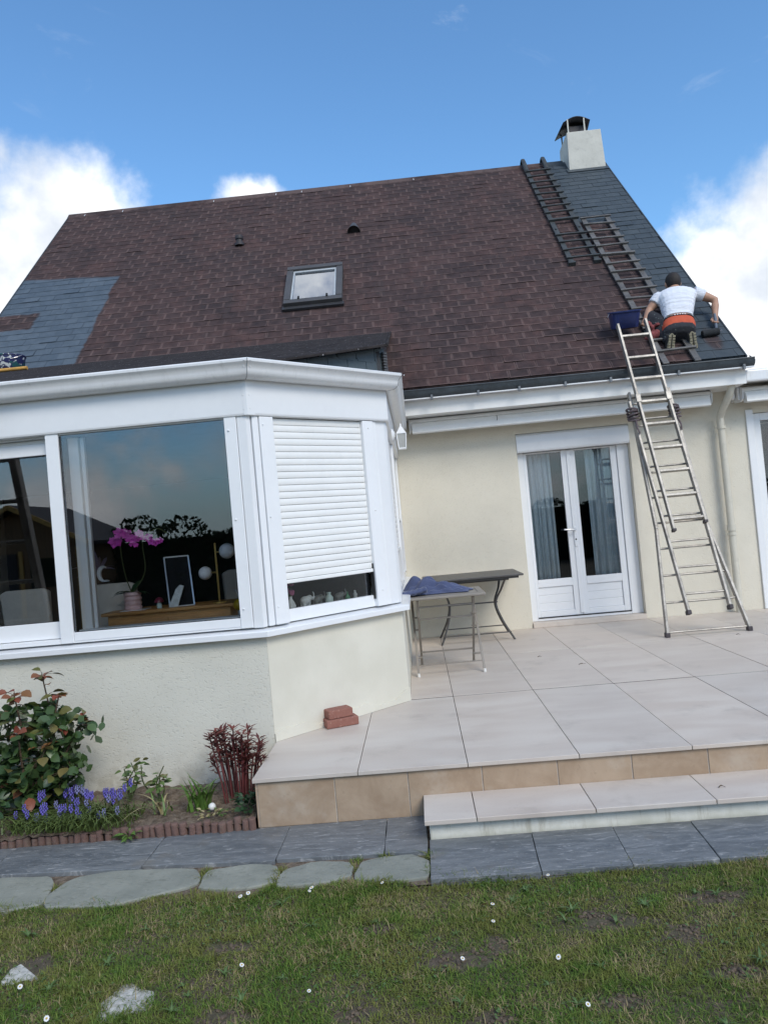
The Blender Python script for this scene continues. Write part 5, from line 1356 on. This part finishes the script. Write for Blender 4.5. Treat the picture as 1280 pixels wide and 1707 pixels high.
# concrete log-roll edging
m, g, b = newmat('edging_red'); p = g.pos()
c = g.mix(g.noise(p, 22, 5, .65), rgba((.10, .058, .048)), rgba((.20, .122, .10))); c = g.mix(g.ramp(g.noise(p, 9, 5, .7), .5, .7, 0, .55), c, rgba((.16, .13, .10)))
g.put(b.inputs['Base Color'], c); b.inputs['Roughness'].default_value = .95; g.put(b.inputs['Normal'], g.bump(g.noise(p, 50, 5), .7, .008))
ed = thing('bed_edging', 'low reddish brown log-roll edging along the flower bed', 'edging', (-1.8, 4.14, -.3))
x = -1.02; k = 0
while x > -2.95:
    wv = random.uniform(.036, .046); hh = -.210+random.uniform(-.016, .008)-(.014 if x < -1.75 else 0)
    MB().lathe([(wv/2*1.04, 0), (wv/2*1.04, .090), (wv/2*.98, .096), (wv/2*.8, .099)], (x-wv/2, 4.146+random.uniform(-.004, .004)+(.012 if x < -2.0 else 0), hh-.095), 10, (random.uniform(-.09, .09), random.uniform(-.14, .10), 1), 1, random.uniform(1.0, 1.3)).build('edging_log', 'edging_red', ed, smooth=True)
    x -= wv+.001

# ================================================================== lawn
m, g, b = newmat('grass_blade'); p = g.pos(); r = g.attr('rnd')
big = g.noise(p, 2.6, 5, .6); mid = g.noise(p, 9, 4)
c = g.mix(g.ramp(big*.6+mid*.4, .42, .58), rgba((.155, .158, .042)), rgba((.068, .135, .022)))
c = g.mix(g.ramp(r, .3, 1.0, 0, .7), c, rgba((.17, .215, .045)))
dry = g.ramp(g.noise(p, 4.2, 5, .65), .46, .66, .04, .50)
c = g.mix(g.m('LESS_THAN', r, dry), c, g.mix(g.noise(p, 60, 2), rgba((.20, .155, .075)), rgba((.36, .30, .16))))
g.put(b.inputs['Base Color'], c); b.inputs['Roughness'].default_value = .55; b.inputs['Specular IOR Level'].default_value = .12
BARE = [(.02, 2.80, .16, .07), (.16, 2.88, .06, .09), (.62, 2.99, .16, .07), (.86, 2.87, .08, .07), (1.05, 3.12, .15, .06), (.55, 3.06, .05, .04), (-.35, 2.52, .09, .05), (.10, 2.45, .08, .05), (-.80, 2.56, .12, .06), (-1.66, 2.94, .10, .095), (-1.185, 2.69, .088, .085), (.52, 2.50, .10, .05), (-.30, 3.05, .10, .05), (.95, 2.62, .12, .05), (-.9, 3.0, .12, .05), (1.15, 2.7, .1, .04)]
NB = 430000
X_ = RNG.uniform(-3.1, 2.6, NB); Y_ = 1.75+(3.72-1.75)*RNG.random(NB)**.9
tuft = np.zeros(NB, bool)
for tx, ty in ((-1.16, 3.60), (-1.17, 3.68), (-.79, 3.62), (-.79, 3.54), (-.44, 3.60), (-.44, 3.68), (-1.88, 3.6), (-.30, 3.70), (-.07, 3.66), (-.08, 3.5), (-1.17, 3.46), (-.80, 3.46)): tuft |= ((X_-tx)/.035)**2+((Y_-ty)/.05)**2 < RNG.random(NB)
keep = tuft | (Y_ < 3.425+.022*np.sin(X_*9)+.018*np.sin(X_*23+1)+RNG.normal(0, .010, NB)+.030*(X_ < -.1)*(1+np.sin(X_*14))*.5)
for (cx, cy, rx, ry) in BARE:
    q = ((X_-cx)/rx)**2+((Y_-cy)/ry)**2; q = q*(1+.35*np.sin(np.arctan2(Y_-cy, X_-cx)*5+cx*9))
    keep &= ~((q < 1) & (RNG.random(NB) < np.clip(1.25-q*.9, 0, .93)))
cl_ = np.sin(X_*7.1+2*np.sin(Y_*5))*np.sin(Y_*8.3+1.5*np.sin(X_*4)); keep &= RNG.random(NB) < (.80+.20*cl_)
X_, Y_ = X_[keep], Y_[keep]; n = len(X_)
cl_ = cl_[keep]
a = RNG.uniform(0, 2*np.pi, n); ln = (RNG.uniform(.010, .027, n)+.020*(RNG.random(n)**5))*(1+.35*cl_); ln *= np.where(Y_ > 3.36, 1.2, 1); lean = RNG.uniform(.30, 1.75, n); w = RNG.uniform(.0009, .0018, n)
und = lambda X, Y: GZ+.004+.006*(np.sin(X*2.1+1)*np.cos(Y*2.7)+.6*np.sin(X*5.3+Y*3.1))
z0 = np.where(Y_ > 3.40, np.maximum(und(X_, Y_), -.289), und(X_, Y_))-.002
dxv, dyv = np.cos(a), np.sin(a); sxv, syv = -dyv, dxv
def row(t, wk): 
    cx = X_+dxv*ln*lean*t*t; cy = Y_+dyv*ln*lean*t*t; cz = z0+ln*(t-.36*lean*t*t)
    return np.stack([cx-sxv*w*wk, cy-syv*w*wk, cz], -1), np.stack([cx+sxv*w*wk, cy+syv*w*wk, cz], -1)
p0, p1 = row(0, 1); p2, p3 = row(.55, .9); p4, _ = row(1.0, 0)
VV = np.stack([p0, p1, p2, p3, p4], 1).reshape(-1, 3)
base = (np.arange(n)*5)[:, None]; FF = (base+np.array([[0, 1, 3, 0, 3, 2, 2, 3, 4]])).ravel()
gr = arr_mesh('grass', VV, FF, 3, 'grass_blade', attrs={'rnd': np.repeat(RNG.random(n), 3)})
tag(gr, 'short patchy green lawn grass in front of the slate path', None, None, 'stuff')
# clover and small weeds in the turf, as stuff
NW = 5200
xw = RNG.uniform(-2.6, 2.2, NW); yw = RNG.uniform(1.9, 3.40, NW); kk = (np.sin(xw*5+3)*np.sin(yw*7+1)) > .15; xw, yw = xw[kk], yw[kk]; nw = len(xw)
s_ = RNG.uniform(.004, .009, nw); aw_ = RNG.uniform(0, 6.283, nw); zw = und(xw, yw)+RNG.uniform(.006, .018, nw); tl = RNG.uniform(-.5, .5, nw)
ca, sa = np.cos(aw_), np.sin(aw_)
V4 = np.stack([np.stack([xw+(ca*u-sa*v)*s_, yw+(sa*u+ca*v)*s_, zw+u*tl*s_], -1) for u, v in ((-1, 0), (0, -.7), (1, 0), (0, .7))], 1).reshape(-1, 3)
tag(arr_mesh('clover', V4, np.arange(nw*4), 4, 'leaf_fresh'), 'tiny clover leaves scattered through the lawn', None, None, 'stuff')
# soil clods on the bare patches
cl = MB(); random.seed(3)
for (cx, cy, rx, ry) in [q for q in BARE if q[0] > -1.0]:
    for k in range(38):
        u, v = random.gauss(0, .45), random.gauss(0, .45); s = random.uniform(.003, .010)
        cl.lathe([(s*.3, 0), (s, s*.3), (s*.8, s*.8), (s*.2, s)], (cx+u*rx, cy+v*ry, float(und(cx+u*rx, cy+v*ry))-.001), 6, (random.uniform(-.4, .4), random.uniform(-.4, .4), 1))
mat('soil_clod', (.115, .085, .06), .95, var=.4, vs=30, bump=.8)
tag(cl.build('soil_clods', 'soil_clod', None), 'crumbly brown soil on bare spots of the lawn', None, None, 'stuff')
# pale stones sunk in the turf
mat('pale_stone', (.47, .46, .42), .95, var=.35, vs=40, bump=.6, bs=90, bd=.005, dirt=.15)
def pale(c, rx, ry, label, rot):
    P_ = []
    for i in range(22):
        a = 6.283*i/22; r_ = 1+.16*math.sin(3*a+rx*30)+.10*math.sin(5*a); x, y = math.cos(a)*rx*r_, math.sin(a)*ry*r_
        P_.append((c[0]+x*math.cos(rot)-y*math.sin(rot), c[1]+x*math.sin(rot)+y*math.cos(rot), GZ-.03))
    MB().prism(P_, (0, 0, .035)).build('sunken_stone', 'pale_stone', None, bevel=.003, label=label, cat='stone', group='pale stones in the lawn')
pale((-1.185, 2.69, 0), .098, .098, 'bright white stone sunk in the lawn at lower left', .3)
pale((-1.66, 2.94, 0), .095, .095, 'dull grey stone half covered by soil at far left of lawn', .1)
# daisies
mat('petal_white', (.80, .80, .78), .7); mat('daisy_yellow', (.65, .42, .04), .8)
def daisy(x, y, s=1.0, lab=''):
    t = thing('daisy', lab, 'flower', (x, y, GZ), 'daisies in the lawn')
    z = float(und(x, y))+.030
    MB().tube([(x, y, GZ), (x+.004, y, z)], .0012, 4).build('stem', 'stem_green', t)
    tx, ty = random.uniform(-.3, .3), random.uniform(-.6, -.1)
    pm = MB(); R1 = .0115*s
    for k in range(11):
        a = 6.283*k/11; d0 = Vector((math.cos(a), math.sin(a), 0)); sd = Vector((-math.sin(a), math.cos(a), 0))
        f = lambda v: Vector((x+.004, y, z))+v+Vector((0, 0, -(v.x*tx+v.y*ty)))
        pm.add([f(d0*.002), f(d0*R1*.7+sd*.0028*s), f(d0*R1), f(d0*R1*.7-sd*.0028*s)], [(0, 1, 2, 3)])
    pm.build('petals', 'petal_white', t, recalc=False)
    MB().ball((x+.004, y, z+.001), .0042*s, 6, 1, 1, .5).build('flower_centre', 'daisy_yellow', t)
random.seed(17)
DAISIES = [(.166, 3.157, 'white daisy beside the rusty dead leaf'), (.155, 3.017, 'white daisy a little in front of the dead leaf'), (.358, 2.738, 'lone open daisy in mid lawn right of centre'), (.40, 2.46, 'white daisy near the bottom edge right of centre'),
           (.99, 2.41, 'nearest daisy of the trio at lower right'), (1.06, 2.455, 'middle daisy of the trio at lower right'), (1.10, 2.50, 'farthest daisy of the trio at lower right'), (-.52, 2.64, 'lone daisy left of centre low in the lawn'),
           (-.93, 3.36, 'left daisy of the pair below the third flagstone'), (-.90, 3.385, 'right daisy of the pair below the third flagstone'), (-.62, 3.36, 'front daisy of the pair below the fourth flagstone'), (-.615, 3.39, 'rear daisy of the pair below the fourth flagstone'),
           (-1.42, 2.58, 'daisy at bottom left between the pale stones'), (-.30, 3.40, 'daisy at the lawn edge below the last flagstone'), (.02, 2.76, 'tiny daisy on the bare soil near the lawn centre'), (-1.62, 2.78, 'daisy just below the dull grey stone'),
           (-.80, 2.83, 'lone daisy in mid lawn left of centre'), (.43, 3.37, 'daisy at the lawn edge below the slate joint')]
for x, y, lab in DAISIES: daisy(x, y, random.uniform(.6, .95), lab)
wd_ = MB(); random.seed(77)
for k in range(60):
    x, y = random.uniform(-2.0, 1.7), random.uniform(2.2, 3.36); z = float(und(x, y)); s = random.uniform(.025, .055)
    for q in range(random.randint(5, 9)):
        a = random.uniform(0, 6.283); strap(wd_, (x, y, z+.004), (math.cos(a), math.sin(a), 0), s*random.uniform(.6, 1), s*.16, random.uniform(.75, 1.0), 4)
tag(wd_.build('lawn_weeds', 'leaf_fresh', None, recalc=False), 'broad leaved weed rosettes scattered in the lawn', None, None, 'stuff')
put_leaf(thing('dead_leaf', 'curled rusty dead leaf on the lawn beside a daisy', 'leaf', (.135, 3.145, GZ)), (.12, 3.145, GZ+.03), (1, .3, .1), .035, 'rose_red', roll=.5, name='leaf_blade')
# leaf litter on terrace
mat('litter', (.10, .075, .05), .9)
for x, y, r_, lab in ((1.02, 7.05, .018, 'dry brown twig on the terrace tiles left of centre'), (2.95, 7.35, .02, 'small dead leaf under the ladder foot rung'), (1.30, 6.55, .03, 'curved dry stalk on the terrace tiles'), (1.42, 3.93, .018, 'dried bud fallen on the step tread')):
    MB().tube(curve([(x-r_, y, .004 if y > 4.15 else -.156), (x, y+.012, .009 if y > 4.15 else -.150), (x+r_, y+.002, .004 if y > 4.15 else -.156)], 8), [.0015]+[.003]*6+[.0012]*(len(curve([(0,0,0),(1,0,0),(2,0,0)], 8))-7), 5).build('plant_debris', 'litter', None, label=lab, cat='debris')

# ================================================================== things behind the glass
mat('oak', (.60, .31, .10), .45, var=.25, vs=5, stretch=(.4, 3, 3), bump=.1, bs=40)
mat('chair_fabric', (.62, .57, .49), .9, var=.08, vs=12, bump=.15, bs=150)
mat('pot_pink', (.80, .55, .54), .35); mat('orchid', (.75, .08, .55), .6, var=.3, vs=40); mat('brass', (.55, .38, .13), .3, metal=.9)
mat('globe_white', (.85, .86, .86), .3); mat('figure_grey', (.66, .70, .68), .6, var=.25, vs=30, dirt=.3); mat('figure_dark', (.16, .17, .16), .6, var=.6, vs=40)
mat('bottle_pale', (.55, .70, .65), .25, var=.1); mat('bottle_green', (.03, .26, .10), .25); mat('yellow_glass', (.60, .38, .02), .4); mat('black_picture', (.012, .012, .014), .7, spec=.1)
mat('feather', (.22, .18, .26), .8, var=.3, vs=30); mat('mushroom_red', (.20, .03, .06), .3, var=.4, vs=30); mat('table_cloth', (.6, .6, .58), .8); mat('pink_flower', (.60, .16, .30), .7)
sb = thing('sideboard', 'orange oak sideboard behind the large bay pane', 'sideboard', (-1.86, 5.62, .02))
bx('top', 'oak', sb, -2.375, -1.375, 5.50, 5.90, .842, .866, bevel=.006); bx('carcass', 'oak', sb, -2.335, -1.415, 5.53, 5.88, .12, .841, bevel=.004)
bx('drawer_front', 'oak', sb, -2.27, -1.88, 5.518, 5.5295, .60, .80, bevel=.005); bx('drawer_front', 'oak', sb, -1.87, -1.47, 5.518, 5.5295, .60, .80, bevel=.005)
for x in (-2.32, -1.46):
    for y in (5.55, 5.83): bx('leg', 'oak', sb, x, x+.045, y, y+.045, .021, .119)
def chair(x, y, rz, label):
    t = thing('dining_chair', label, 'chair', (x, y, .02), 'upholstered dining chairs in the bay room')
    c, s = math.cos(rz), math.sin(rz)
    def tr(px, py, pz): return (x+px*c-py*s, y+px*s+py*c, pz)
    def bxx(nm, x0, x1, y0, y1, z0, z1, bv=.012, sk=0.0):
        MB().prism([tr(x0, y0, z0), tr(x1, y0, z0), tr(x1, y1, z0), tr(x0, y1, z0)], (sk*-s, sk*c, z1-z0)).build(nm, 'chair_fabric', t, bevel=bv)
    bxx('seat', -.22, .22, -.22, .22, .36, .48, .02)
    P_ = [tr(-.225, -.23, .40), tr(.225, -.23, .40), tr(.20, -.25, .75), tr(.215, -.27, 1.05), tr(.16, -.275, 1.075), tr(-.16, -.275, 1.075), tr(-.215, -.27, 1.05), tr(-.20, -.25, .75)]
    MB().prism(P_, (-s*.055, c*.055, 0)).build('backrest', 'chair_fabric', t, bevel=.014)
    for a in ((-.20, -.20), (.17, -.20), (-.20, .17), (.17, .17)): bxx('leg', a[0], a[0]+.035, a[1], a[1]+.035, .021, .359, .004)
chair(-2.43, 5.99, .12, 'beige dining chair left of the orchid pot'); chair(-3.20, 6.30, -.1, 'beige dining chair behind the left bay pane'); chair(-1.62, 6.75, .5, 'beige dining chair behind the globe lamp')
# orchid in pink ribbed pot
oz = .866
orc = thing('orchid', 'magenta orchid in a ribbed pink pot on the sideboard', 'plant', (-2.17, 5.62, oz))
MB().lathe([(.05, .0), (.062, .008), (.066, .022), (.058, .036), (.066, .050), (.066, .056), (.058, .070), (.066, .084), (.066, .090), (.058, .104), (.066, .118), (.062, .134), (.050, .138), (.048, .10)], (-2.17, 5.62, oz), 22).build('pot', 'pot_pink', orc, smooth=True)
bx('saucer', 'globe_white', orc, -2.25, -2.06, 5.55, 5.69, oz+.0005, oz+.004)
random.seed(2)
for k, (tx, tz, arcx) in enumerate(((-2.215, 1.40, -.03), (-2.06, 1.40, .02))):
    MB().tube(curve([(-2.17, 5.62, oz+.12), (tx-.0, 5.62, 1.15), (tx+arcx*.3, 5.61, tz-.02), (tx+.10+arcx, 5.60, tz+.06), (tx+.20, 5.60, tz+.02)], 20), .0045, 6).build('flower_stem', 'stem_green', orc, smooth=True)
for k in range(22):
    t = k/21; c = Vector((-2.275+.37*t, 5.58+random.uniform(-.02, .02), 1.405+.035*math.sin(t*5)+random.uniform(-.025, .025)-(.035 if 7 < k < 11 or k < 3 else 0)))
    fl = MB(); sz = random.uniform(.038, .052)*(1-.35*t)
    for q in range(5):
        a = 6.283*q/5+random.random(); d0 = Vector((math.cos(a), -.35, math.sin(a))); sd = Vector((-math.sin(a), 0, math.cos(a)))
        fl.add([c, c+d0*sz*.55+sd*sz*.42, c+d0*sz, c+d0*sz*.55-sd*sz*.42], [(0, 1, 2, 3)])
    fl.ball(c+Vector((0, -.008, 0)), .006, 6)
    fl.build('flower', 'orchid', orc, recalc=False)
for k in range(6):
    a = (.3, 2.7, -.6, 3.6, 1.5, -1.9)[k]; put_leaf(orc, (-2.17, 5.62, oz+.12), (math.cos(a), math.sin(a)*.4-.2, .45), random.uniform(.12, .18), 'dark_green', roll=0.0, w=.36, droop=.5)
# globe lamp
gl = thing('globe_lamp', 'brass table lamp with two white globes', 'lamp', (-1.515, 5.62, oz))
MB().lathe([(.055, 0), (.055, .010), (.012, .014)], (-1.515, 5.62, oz), 20).build('base', 'brass', gl, smooth=True)
MB().tube([(-1.515, 5.62, oz+.01), (-1.515, 5.62, 1.315)], .008, 10).build('stem', 'brass', gl, smooth=True)
MB().tube([(-1.515, 5.62, 1.245), (-1.48, 5.62, 1.245)], .006, 8).build('arm', 'brass', gl); MB().tube([(-1.515, 5.62, 1.095), (-1.56, 5.62, 1.095)], .006, 8).build('arm', 'brass', gl)
MB().ball((-1.428, 5.62, 1.247), .058, 16).build('globe', 'globe_white', gl, smooth=True); MB().ball((-1.605, 5.62, 1.095), .050, 16).build('globe', 'globe_white', gl, smooth=True)
# leaning picture frame
pf = thing('picture_frame', 'thin silver picture frame leaning on the sideboard', 'picture frame', (-1.80, 5.66, oz))
q0, q1 = Vector((-1.885, 5.60, oz+.002)), Vector((-1.705, 5.62, oz+.002)); upv = Vector((-.05, .10, .37))
for a_, b_ in ((q0, q1), (q0+upv, q1+upv), (q0, q0+upv), (q1, q1+upv)): MB().bar(a_, b_, .009, .009, Vector((0, 1, 0))).build('frame_bar', 'handle_metal', pf)
MB().prism([q0+Vector((0, .003, 0)), q1+Vector((0, .003, 0)), q1+upv+Vector((0, .003, 0)), q0+upv+Vector((0, .003, 0))], (0, .004, 0)).build('picture', 'black_picture', pf)
# moon figure and feathery purple plant on the chair side
mo = thing('moon_figure', 'white crescent moon ornament next to the feather plumes', 'ornament', (-2.65, 6.30, .02))
MB().tube([(-2.66+.044*math.cos(a), 6.30, 1.14+.060*math.sin(a)) for a in [rad(60+i*17) for i in range(14)]], [.004, .008, .012, .015, .018, .019, .020, .020, .019, .018, .015, .012, .008, .004], 8).build('crescent', 'globe_white', mo, smooth=True)
MB().lathe([(.03, 0), (.03, .008), (.01, .014)], (-2.65, 6.30, 1.075), 14).build('base', 'globe_white', mo)
bx('stand', 'black_picture', mo, -2.70, -2.60, 6.26, 6.34, 1.055, 1.0745)
bx('column', 'black_picture', mo, -2.66, -2.64, 6.29, 6.31, .02, 1.0545)
fe = thing('feather_plant', 'dusky purple feathery plumes behind the glass', 'plant', (-2.76, 6.42, .02))
for k in range(26):
    a = random.uniform(0, 3.14); put_leaf(fe, (-2.76+random.uniform(-.03, .03), 6.42, 1.17), (math.cos(a), random.uniform(-.4, .1), math.sin(a)*.8), random.uniform(.12, .20), 'feather', w=.16, droop=.3)
MB().tube([(-2.76, 6.42, 1.18), (-2.76, 6.42, .03)], .012, 6).build('stem', 'stem_brown', fe)
mu = thing('mushroom_ornament', 'small red capped glass mushroom ornament on sideboard', 'ornament', (-1.97, 5.60, oz))
MB().lathe([(.018, 0), (.020, .02), (.014, .045)], (-1.965, 5.60, oz), 12).build('stalk', 'bottle_pale', mu, smooth=True); MB().lathe([(.036, 0), (.034, .014), (.02, .032), (.001, .038)], (-1.965, 5.60, oz+.044), 14).build('cap', 'mushroom_red', mu, smooth=True)
bk2 = MB().prism([(-1.89, 5.58, oz+.001), (-1.82, 5.58, oz+.001), (-1.77, 5.60, oz+.15), (-1.80, 5.60, oz+.16), (-1.83, 5.59, oz+.13)], (0, .01, 0)).build('folded_card', 'figure_grey', None, label='grey folded card leaning in front of the picture frame', cat='card')
ya = thing('yellow_ornament', 'round yellow glass ornament near the window corner', 'ornament', (-1.28, 5.30, .80))
MB().ball((-1.285, 5.27, .868), .040, 12).build('ball', 'yellow_glass', ya, smooth=True); MB().tube([(-1.285, 5.27, .91), (-1.287, 5.27, .945), (-1.297, 5.27, .96)], .006, 6).build('neck', 'handle_metal', ya); MB().ball((-1.30, 5.27, .967), .011, 8).build('head', 'handle_metal', ya)
MB().lathe([(.025, 0), (.012, .015), (.012, .05)], (-1.285, 5.27, .776), 10).build('foot', 'handle_metal', ya)
# ornaments along the inner sill of the angled window
SZ = .800
def sill_pt(x, o=-.135):
    t = (x-C1[0]-nd.x*o)/dg.x; q = D(t, o, SZ); return q
def elephant(x, label, m, s=1.0):
    c = sill_pt(x); t = thing('elephant_figure', label, 'figurine', tuple(c), 'elephant figurines on the window sill')
    b_ = MB(); ux = dg
    b_.ball(c+Vector((0, 0, .048*s)), .030*s, 10, 1.15, 1.15, .95); h_ = c+ux*.034*s+Vector((0, 0, .062*s)); b_.ball(h_, .019*s, 8)
    for du, dv_ in ((-.018, -.012), (-.018, .012), (.018, -.012), (.018, .012)): b_.tube([c+ux*du*s+nd*dv_*s+Vector((0, 0, .042*s)), c+ux*du*s+nd*dv_*s], [.012*s, .010*s], 8)
    b_.tube(curve([h_+ux*.010*s, h_+ux*.030*s+Vector((0, 0, -.008*s)), h_+ux*.034*s+Vector((0, 0, .018*s)), h_+ux*.028*s+Vector((0, 0, .036*s))], 9), [.010*s]*4+[.007*s]*3+[.005*s]*(len(curve([(0,0,0),(1,0,0),(1,1,0),(2,1,0)], 9))-7), 7)
    for sg in (-1, 1): b_.ball(h_+nd*.016*sg*s-ux*.006*s, .015*s, 7, .5, .7, 1.1)
    remeshed('elephant_body', b_, m, .004, t, 2)
elephant(-.818, 'pale grey elephant figurine with raised trunk on the sill', 'figure_grey', 1.12); elephant(-.744, 'mottled elephant figurine, second from the flower vase', 'figure_dark', 1.02); elephant(-.605, 'dark patterned elephant figurine beside the pale bottle', 'figure_dark', .98)
def bottle(x, prof, m, label, nm='bottle', cat='bottle', extra=None):
    c = sill_pt(x); t = thing(nm, label, cat, tuple(c)); MB().lathe(prof, c, 16).build('bottle_body', m, t, smooth=True)
    if extra: extra(t, c)
    return t
def flowers(t, c):
    for k in range(9):
        q = c+Vector((random.uniform(-.03, .03), random.uniform(-.02, .02), random.uniform(.115, .19))); MB().ball(q, random.uniform(.012, .018), 7, 1, 1, .8).build('flower', 'pink_flower', t, smooth=True)
        MB().tube([c+Vector((0, 0, .08)), q], .0015, 4).build('flower_stem', 'stem_green', t)
bottle(-.905, [(.018, 0), (.032, .018), (.034, .035), (.024, .06), (.012, .08), (.011, .092), (.015, .098)], 'figure_grey', 'white ribbed vase of pink flowers in the angled window', 'vase', 'vase', flowers)
bottle(-.669, [(.028, 0), (.030, .01), (.030, .05), (.018, .066), (.013, .072), (.017, .080), (.017, .088)], 'bottle_pale', 'pale glass bottle between two elephant figurines')
bottle(-.547, [(.017, 0), (.018, .035), (.008, .050), (.005, .056), (.005, .072)], 'bottle_green', 'small bright green bottle on the window sill')
bottle(-.495, [(.014, 0), (.018, .012), (.012, .03), (.016, .045), (.007, .058), (.009, .068), (.001, .074)], 'figure_grey', 'small pale figurine right of the green bottle', 'figurine', 'figurine')

# ================================================================== garden behind the camera (mirrored in the panes)
leafmat('hedge_leaf', (.012, .028, .010), (.03, .06, .02), .8, .08)
mat('hedge_core', (.010, .016, .008), .9, spec=.02); mat('shed_wood', (.20, .11, .05), .8, var=.3, vs=5, stretch=(4, 4, .3)); mat('shed_roof', (.035, .03, .03), .9)
def leaf_cloud(pts, size):
    n = len(pts); a = RNG.normal(size=(n, 3)); a /= np.linalg.norm(a, axis=1)[:, None]; b_ = np.cross(a, RNG.normal(size=(n, 3))); b_ /= np.linalg.norm(b_, axis=1)[:, None]
    s = (RNG.uniform(.6, 1.3, n)*size)[:, None]
    return np.stack([pts-a*s, pts-b_*s*.5, pts+a*s, pts+b_*s*.5], 1).reshape(-1, 3)
hd = thing('hedge', 'tall dark garden hedge mirrored in the bay window panes', 'hedge', (0, -9, GZ))
bx('hedge_mass', 'hedge_core', hd, -22, 14, -9.6, -8.6, GZ, 1.55)
n = 16000; hx = RNG.uniform(-22, 14, n); top = 1.68+.12*np.sin(hx*1.7)+.10*np.sin(hx*4.1+1)+.55*np.exp(-((hx+6.9)/.35)**2)+.35*np.exp(-((hx+5.6)/.5)**2)
hz = GZ+(top-GZ)*RNG.random(n)**.6; hy = np.where(RNG.random(n) < .7, RNG.normal(-8.5, .10, n), RNG.uniform(-9.6, -8.5, n)); hz = np.where(hy < -8.75, top-RNG.random(n)*.2, hz)
vv = leaf_cloud(np.stack([hx, hy, hz], -1), .075)
tag(arr_mesh('foliage', vv-np.tile(np.array(ROOT[hd]), (len(vv), 1)), np.arange(len(vv)), 4, 'hedge_leaf', hd), kind='stuff')
cf = thing('conifer', 'dark conical conifer mirrored at the right of the bay pane', 'tree', (-3.35, -10.2, GZ))
MB().tube([(-3.35, -10.2, GZ), (-3.35, -10.2, 4.6)], [.14, .03], 8).build('trunk', 'stem_brown', cf, smooth=True)
n = 7000; t = RNG.random(n)**.7; rr = (1.25*(1-t)+.05)*np.sqrt(RNG.random(n)); aa = RNG.uniform(0, 6.283, n)
vv = leaf_cloud(np.stack([-3.35+rr*np.cos(aa), -10.2+rr*np.sin(aa), GZ+.3+t*5.2], -1), .13)
tag(arr_mesh('crown', vv-np.tile(np.array(ROOT[cf]), (len(vv), 1)), np.arange(len(vv)), 4, 'hedge_leaf', cf), kind='stuff')
sdh = thing('garden_shed', 'wooden garden shed with gable roof mirrored in the left pane', 'shed', (-9.0, -7.2, GZ))
MB().prism([(-10.3, -6.6, GZ), (-7.4, -6.6, GZ), (-7.4, -6.6, 1.72), (-8.85, -6.6, 2.45), (-10.3, -6.6, 1.72)], (0, -2.6, 0)).build('wall', 'shed_wood', sdh)
MB().prism([(-10.65, -6.3, 1.56), (-8.85, -6.3, 2.48), (-8.85, -6.3, 2.58), (-10.7, -6.3, 1.64)], (0, -3.1, 0)).build('roof', 'shed_roof', sdh)
MB().prism([(-7.05, -6.3, 1.56), (-8.85, -6.3, 2.48), (-8.85, -6.3, 2.58), (-7.0, -6.3, 1.64)], (0, -3.1, 0)).build('roof', 'shed_roof', sdh)
MB().bar((-10.68, -6.28, 1.60), (-8.85, -6.28, 2.53), .03, .10, Vector((0, 1, 0))).build('barge_board', 'yellow_wood', sdh); MB().bar((-7.02, -6.28, 1.60), (-8.85, -6.28, 2.53), .03, .10, Vector((0, 1, 0))).build('barge_board', 'yellow_wood', sdh)
bx('door', 'shed_roof', sdh, -9.6, -8.9, -6.59, -6.56, GZ, 1.5); bx('window', 'hedge_core', sdh, -8.6, -7.8, -6.59, -6.56, .7, 1.35)
for x in (-10.25, -8.8, -7.45): bx('post', 'yellow_wood', sdh, x-.04, x+.04, -6.597, -6.55, GZ, 1.55)
